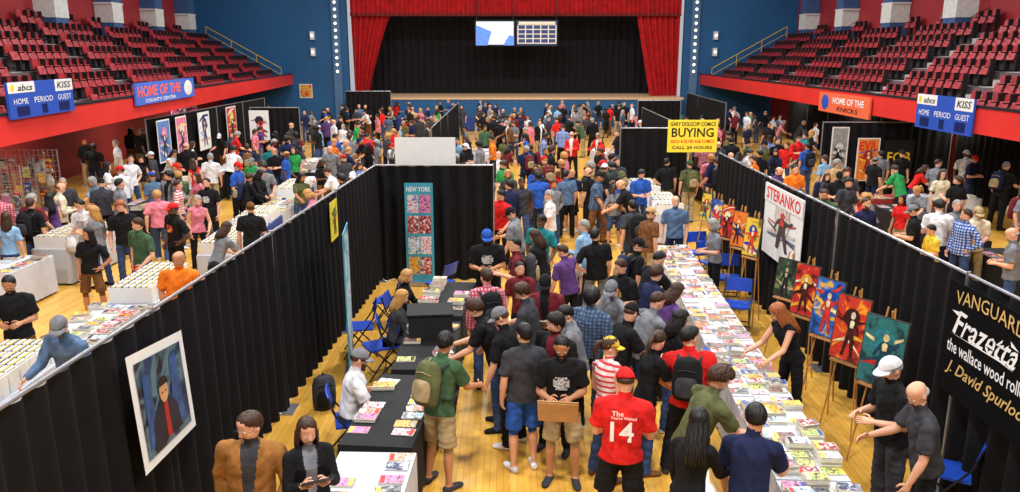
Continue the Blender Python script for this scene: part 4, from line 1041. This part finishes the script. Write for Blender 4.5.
# ------------------------------------------------------------------ posters / easels / banners
ARTP = [[(190, 40, 40), (40, 120, 130), (20, 60, 80), (230, 200, 140)], [(20, 70, 160), (230, 180, 60), (200, 50, 40), (240, 210, 170)], [(20, 110, 80), (220, 60, 150), (40, 40, 90), (230, 190, 140)],
        [(220, 50, 30), (250, 160, 40), (60, 20, 20), (240, 220, 180)], [(40, 70, 50), (110, 130, 80), (25, 30, 28), (180, 160, 120)], [(30, 90, 180), (240, 120, 30), (30, 30, 60), (240, 200, 160)]]
BGS = [(40, 110, 110), (205, 55, 35), (30, 100, 190), (200, 38, 34), (45, 60, 48), (225, 120, 38), (40, 80, 160), (190, 38, 38), (225, 190, 60)]
easels = [(882, 352, 0, .5, .78, 0), (850, 329, 3, .44, .8, 1), (827, 308, 1, .42, .76, 2), (805, 290, 3, .38, .72, 7), (786, 278, 4, .36, .58, 4),
          (752, 237, 1, .34, .66, 8), (739, 229, 5, .32, .64, 5), (727, 221, 3, .3, .62, 7), (716, 214, 1, .3, .6, 6), (706, 207, 0, .28, .58, 8)]
for i, (u, v, ai, w, h, bg) in enumerate(easels):
    p = at_x(u, v, 4.1); xd = V((.56, -.83, 0))
    m = basis(p, xd, V((0, 0, 1)))
    m = m @ Matrix.Rotation(radians(-8), 4, 'X')
    c = BGS[bg]; dk = tuple(int(q*.5) for q in c)
    o = panel("painting", m, w, h, [M("canvas_edge", (60, 50, 45), .7), art("painting_bg_%d" % i, [dk, c, c, ARTP[ai][1]], i*5.3, 6)], "vivid colourful painting standing on a wooden easel", "painting", .012, .025, group="easel paintings")
    compose(o, w*.94, h*.94, i+3, ARTP[ai])
    e = MB(); n2 = m.col[2].to_3d(); n2.z = 0; n2.normalize(); sx = m.col[0].to_3d(); b = V((p.x, p.y, 0)); bot = p.z-h/2-.03
    for s in (-1, 1): e.tube([b+sx*s*.22+n2*.1, V((p.x, p.y, p.z+h/2+.1))-n2*.1+sx*s*.04], .011, 6)
    e.tube([b-n2*.34, V((p.x, p.y, p.z+h/2+.06))-n2*.12], .011, 6)
    e.box((p.x+n2.x*.03, p.y+n2.y*.03, bot), (w*.9, .06, .022), 0, Matrix.Rotation(math.atan2(sx.y, sx.x), 3, 'Z'))
    mk("easel", (e, [WOOD]), label="wooden tripod easel holding a painting", cat="easel", group="wooden easels")
X = -3.02
pp = [at_x(146, 476, X), at_x(196, 425, X), at_x(181, 330, X), at_x(125, 358, X)]
mb = MB(); mb.quad(pp, 0); c = sum(pp, V())/4; n = (pp[1]-pp[0]).cross(pp[3]-pp[0]).normalized()
q = mk("poster", (mb, [WHITE]), label="white-bordered poster of a painted figure pinned to drape", cat="poster")
b = MB(); b.quad([p.lerp(c, .17)+n*.006 for p in pp], 0); mk("printed_picture", (b, [art("dark_portrait_art", [(14, 20, 34), (34, 56, 92), (90, 120, 130), (24, 22, 40)], 9, 3.5)]), parent=q)
ux = (pp[1]-pp[0]).normalized(); uy = (pp[3]-pp[0]).normalized(); nn = ux.cross(uy).normalized(); mb = MB()
def shp(c0, pts2, mi, dz=.012): mb.quad([c0+ux*a+uy*b+nn*dz for a, b in pts2], mi)
shp(c-uy*.05+ux*.2, [(-.1, -.3), (.14, -.3), (.1, .4), (-.02, .37)], 3, .010); shp(c-uy*.05-ux*.3, [(-.08, -.3), (.1, -.3), (.06, .36), (-.05, .38)], 3, .010)
shp(c-uy*.2, [(-.3, -.18), (.26, -.18), (.2, .08), (.08, .2), (-.12, .2), (-.27, .08)], 0); shp(c-uy*.2, [(-.06, -.18), (.03, -.18), (.02, .19), (-.05, .19)], 4, .014)
shp(c+uy*.08-ux*.02, [(cos(a)*.085, sin(a)*.115) for a in [k*pi/6 for k in range(12)]], 1, .015)
shp(c+uy*.13-ux*.02, [(cos(a)*.1, sin(a)*.085) for a in [k*pi/6 for k in range(7)]], 2, .017); shp(c+uy*.06-ux*.02, [(-.05, .012), (-.02, .012), (-.02, 0), (-.05, 0)], 2, .018); shp(c+uy*.06-ux*.02, [(.02, .012), (.05, .012), (.05, 0), (.02, 0)], 2, .018)
mk("painted_figure", (mb, [M("portrait_coat", (38, 34, 48), .5, var=.5, scale=4), M("portrait_skin", (215, 160, 115), .5), M("portrait_hair", (45, 25, 20), .5), M("portrait_blue", (50, 80, 130), .5, var=.5), M("portrait_red", (170, 40, 35), .5)]), parent=q)
xa, xb = at_x(766, 190, 4.56), at_x(805, 200, 4.56)
m = basis((4.56, (xa.y+xb.y)/2, 1.74), (0, -1, 0), (0, 0, 1)); w = abs(xa.y-xb.y); h = 1.24
o = panel("poster", m, w, h, [WHITE], "white poster with red title lettering and dark figures", "poster", .04)
compose(o, w*.8, h*.7, 21, [(90, 110, 130), (200, 190, 180), (70, 60, 60), (200, 60, 50)])
mb = MB(); mb.quad([(-w/2, h*.26, .012), (w/2, h*.26, .012), (w/2, h/2, .012), (-w/2, h/2, .012)]); mk("title_band", (mb, [WHITE]), parent=o)
text("STERANKO", o, m, 0, h*.38, w*.88, TRED, z=.016, height=.21)
m = basis((4.55, 6.85, 1.74), (0, -1, 0), (0, 0, 1))
o = panel("fabric_banner", m, 2.2, 1.18, [M("banner_black", (7, 7, 9), .95, spec=.1)], "black fabric banner with gold and white lettering", "banner", 0)
CR = M("text_gold", (214, 178, 110), .6)
text("VANGUARD", o, m, -.38, .44, 1.12, CR, height=.14, off=0, arch=.35); text("Frazetta", o, m, -.4, .19, 1.05, TWHITE, height=.26, shear=.4, off=.01, rough=.07)
for s in (-1, 1): mb = MB(); mb.quad([(-.42-.56*s, .27+.02*s, .007), (-.42-.42*s, .31, .007), (-.42-.44*s, .26, .007)]); mk("jagged_flourish", (mb, [TWHITE]), parent=o)
mb = MB(); mb.quad([(-.95, .055, .007), (-.1, .08, .007), (.1, .045, .007), (-.1, .062, .007)]); mk("jagged_flourish", (mb, [TWHITE]), parent=o)
text("the wallace wood rollercoaster", o, m, -.12, -.07, 1.75, TWHITE, height=.135, off=.01); text("J. David Spurlock", o, m, -.28, -.3, 1.38, CR, height=.17, shear=.4, off=.01)
m = basis((5.0, 22, 2.36), (1, 0, 0), (0, 0, 1))
o = panel("sign_board", m, 1.36, .88, [M("sign_yellow", (245, 220, 60), .5, var=.03)], "yellow sign with black and red lettering on a pole", "sign", 0, .03)
text("GARY DOLGOFF COMICS", o, m, 0, .33, 1.24, TBLK, height=.11); text("BUYING", o, m, 0, .1, 1.15, TBLK, height=.25); text("GOLD & SILVER AGE COMICS", o, m, 0, -.14, 1.2, TRED, height=.09); text("CALL 24 HOURS", o, m, 0, -.31, 1.1, TBLK, height=.09)
mb = MB(); mb.tube([(0, -.44, -.05), (0, -2.35, -.05)], .02, 8, xd=(0, 0, 1)); mb.box((0, -2.35, -.05), (.4, .02, .4))
mk("sign_pole", (mb, [STEEL]), parent=o)
def rollup(x, y, ang, w, z1, mats, lab, z0=.08):
    m = Matrix.Translation((x, y, (z0+z1)/2)) @ Matrix.Rotation(ang, 4, 'Z') @ Matrix.Rotation(pi/2, 4, 'X')
    o = panel("banner_stand", m, w, z1-z0, mats, lab, "banner", .03, .012)
    mb = MB(); mb.box((0, -(z1-z0)/2-.03, 0), (w+.06, .08, .16)); mk("stand_base", (mb, [STEEL]), parent=o); return o, m, z1-z0
TEAL = M("banner_teal", (62, 155, 180), .5)
o, m, h = rollup(-1.8, 15.55, 0, .56, 2.1, [TEAL], "teal roll-up banner with comic cover panels")
text("NEW YORK", o, m, 0, h*.44, .48, TWHITE, z=.01, height=.1)
for j in range(4):
    for i in range(2):
        mb = MB(); x0 = -.23+.24*i; y0 = h*.3-.42*j-.19; mb.quad([(x0, y0, .006), (x0+.22, y0, .006), (x0+.22, y0+.36, .006), (x0, y0+.36, .006)]); mk("printed_picture", (mb, [COVERS[(j*3+1+i*4) % 10]]), parent=o)
rollup(-2.36, 11.2, radians(97), .85, 2.15, [TEAL, art("tealart", [(60, 160, 185), (200, 220, 220), (30, 90, 130)], 4)], "tall teal roll-up banner seen edge-on")
a = at_x(331, 228, -2.86); o = panel("poster", basis((-2.8, a.y, 2.0), (0, 1, 0), (0, 0, 1)), .5, .62, [M("poster_yellow", (225, 205, 60), .5)], "small yellow poster pinned to black drape", "poster"); compose(o, .4, .5, 5, [(60, 130, 60), (240, 220, 80), (40, 80, 40), (220, 80, 60)])
o = panel("display_board", basis((-1.75, 16.5, 2.62), (1, 0, 0), (0, 0, 1)), 1.25, .55, [WHITE], "white display board raised above the drape", "board")
for s in (-.5, .5): mb = MB(); mb.tube([(s, -.27, -.03), (s, -2.6, -.03)], .02, 6, xd=(0, 0, 1)); mb.box((s, -2.6, -.03), (.3, .02, .3)); mk("post", (mb, [STEEL]), parent=o)
def poster_y(u0, u1, v0, v1, y, bg, cols, lab, txt=None, tm=None, name="poster"):
    a = at_y(u0, v1, y); b = at_y(u1, v0, y); w, h = b.x-a.x, b.z-a.z
    m = basis(((a.x+b.x)/2, y, (a.z+b.z)/2), (1, 0, 0), (0, 0, 1))
    o = panel(name, m, w, h, [WHITE if txt != 'FOB' else TBLK, M("pbg_%d_%d_%d" % bg, bg, .5, var=.3)], lab, "poster", .04)
    if txt != 'FOB': compose(o, w*.8, h*.6, u0, cols)
    if txt: text(txt, o, m, 0, h*(.32 if txt != 'FOB' else .02), w*.8, tm, z=.016, height=h*(.2 if txt != 'FOB' else .3))
poster_y(828, 850, 127, 178, 25.8, (150, 150, 155), [(30, 30, 30), (90, 90, 95), (20, 20, 22), (210, 210, 210)], "black and white poster on black drape")
poster_y(854, 881, 138, 181, 25.8, (225, 130, 50), [(60, 110, 190), (240, 200, 70), (160, 40, 40), (240, 210, 170)], "orange poster with red lettering on black drape", "EVIL", TRED)
poster_y(882, 915, 140, 176, 25.8, (20, 20, 23), [(60, 40, 40)], "black poster with yellow lettering on drape", "FOB", TYEL)
for (u0, v0, u1, v1, bg, cols) in ((157, 130, 174, 170, (90, 130, 190), [(230, 120, 170), (240, 230, 230), (40, 50, 90), (235, 200, 170)]), (176, 126, 190, 162, (225, 120, 150), [(90, 60, 160), (250, 220, 120), (50, 40, 90), (240, 210, 190)]), (197, 110, 211, 138, (235, 235, 235), [(60, 120, 190), (200, 200, 210), (40, 60, 110), (230, 180, 150)]), (226, 112, 238, 140, (200, 60, 60), [(240, 200, 80), (40, 40, 60), (240, 240, 240)])):
    x = -11.9; a = at_x(u0, v0, x); b = at_x(u1, v1, x)
    w = max(abs(b.y-a.y), .8)
    m = basis((x, (a.y+b.y)/2, 1.62), (0, 1, 0), (0, 0, 1)); o = panel("poster", m, w, 1.45, [WHITE, M("lpbg_%d" % u0, bg, .5, var=.2)], "tall colourful poster hanging on black drape", "poster", .05); compose(o, w*.85, 1.3, u0, cols)
o = panel("poster", basis((-10.2, 32.8, 1.7), (1, 0, 0), (0, 0, 1)), .8, 1.2, [WHITE], "white banner hanging on black drape", "poster"); compose(o, .7, 1.0, 77, [(60, 120, 190), (220, 60, 60), (30, 30, 40)])
o = panel("poster", basis((-14.5, 36, 2.0), (1, .4, 0), (0, 0, 1)), 1.1, 1.3, [WHITE, M("pinkbg", (225, 90, 150), .5, var=.2)], "pink poster on a stand under the balcony", "poster", .05); compose(o, 1, 1.1, 5, [(240, 180, 210), (120, 40, 100), (250, 230, 240)])
mb = MB(); mb.tube([(0, -.65, -.03), (0, -2.0, -.03)], .02, 8, xd=(0, 0, 1)); mk("post", (mb, [STEEL]), parent=o)
WIRE = M("chrome_wire", (190, 192, 198), .3, .8)
for (x, y, a, w) in ((-12.7, 21.0, 0, 1.6), (-12.3, 19.4, .15, 1.3), (-13.4, 18.8, pi/2, 1.4), (-11.6, 17.9, .3, 1.0)):
    mb = MB(); n = int(w/.12)
    for i in range(n+1): mb.box((-w/2+w*i/n, 0, 1.12), (.01, .01, 2.0))
    for j in range(15): mb.box((0, 0, .14+j*.14), (w, .01, .01))
    for s in (-1, 1): mb.box((s*w/2, 0, .03), (.03, .5, .06)); mb.box((s*w/2, 0, 1.05), (.025, .025, 2.1))
    mk("wire_display_rack", (mb, [WIRE]), loc=(x, y, 0), rot=a, label="chrome wire grid rack hung with comics", cat="rack", group="wire display racks")
    for j in range(4):
        for i in range(int(w/.24)):
            if R.random() < .6:
                c = mk("comic_book", STK[.008], mat=Matrix.Translation((x, y, 0)) @ Matrix.Rotation(a, 4, 'Z') @ Matrix.Translation((-w/2+.15+i*.24, -.008, .6+j*.38)) @ Matrix.Rotation(pi/2, 4, 'X'), label="comic book displayed on a wire rack", cat="comic book", group="comics on wire racks")
                slotmats(c, [PAPER, R.choice(COVERS), R.choice(BANDS)])
W = Matrix.Translation((-2.5, 9.9, .24)) @ Matrix.Rotation(.5, 4, 'Z'); o = mk("backpack", BPM, mat=W, label="dark backpack standing on the floor by the drape", cat="backpack"); slotmats(o, [cloth('dark gray'), cloth('black')])
# ------------------------------------------------------------------ lights
w = bpy.data.worlds.new("world"); scene.world = w; w.use_nodes = True
w.node_tree.nodes['Background'].inputs[0].default_value = (.93, .96, 1, 1); w.node_tree.nodes['Background'].inputs[1].default_value = .5
for x in (-8, 0, 8):
    for y in (3, 15, 27, 40):
        l = bpy.data.lights.new("ceiling_lamp", 'AREA'); l.energy = 840; l.size = 1.0; l.color = (1, .98, .95)
        o = bpy.data.objects.new("ceiling_lamp", l); COL.objects.link(o); o.location = (x, y, 11.5)
scene.view_settings.view_transform = 'Standard'
scene.view_settings.look = 'None'
print("PEOPLE", len(PLIST), "COMICS", ncom[0], "SEATS", len(seatpos), "BODIES", len(BC))
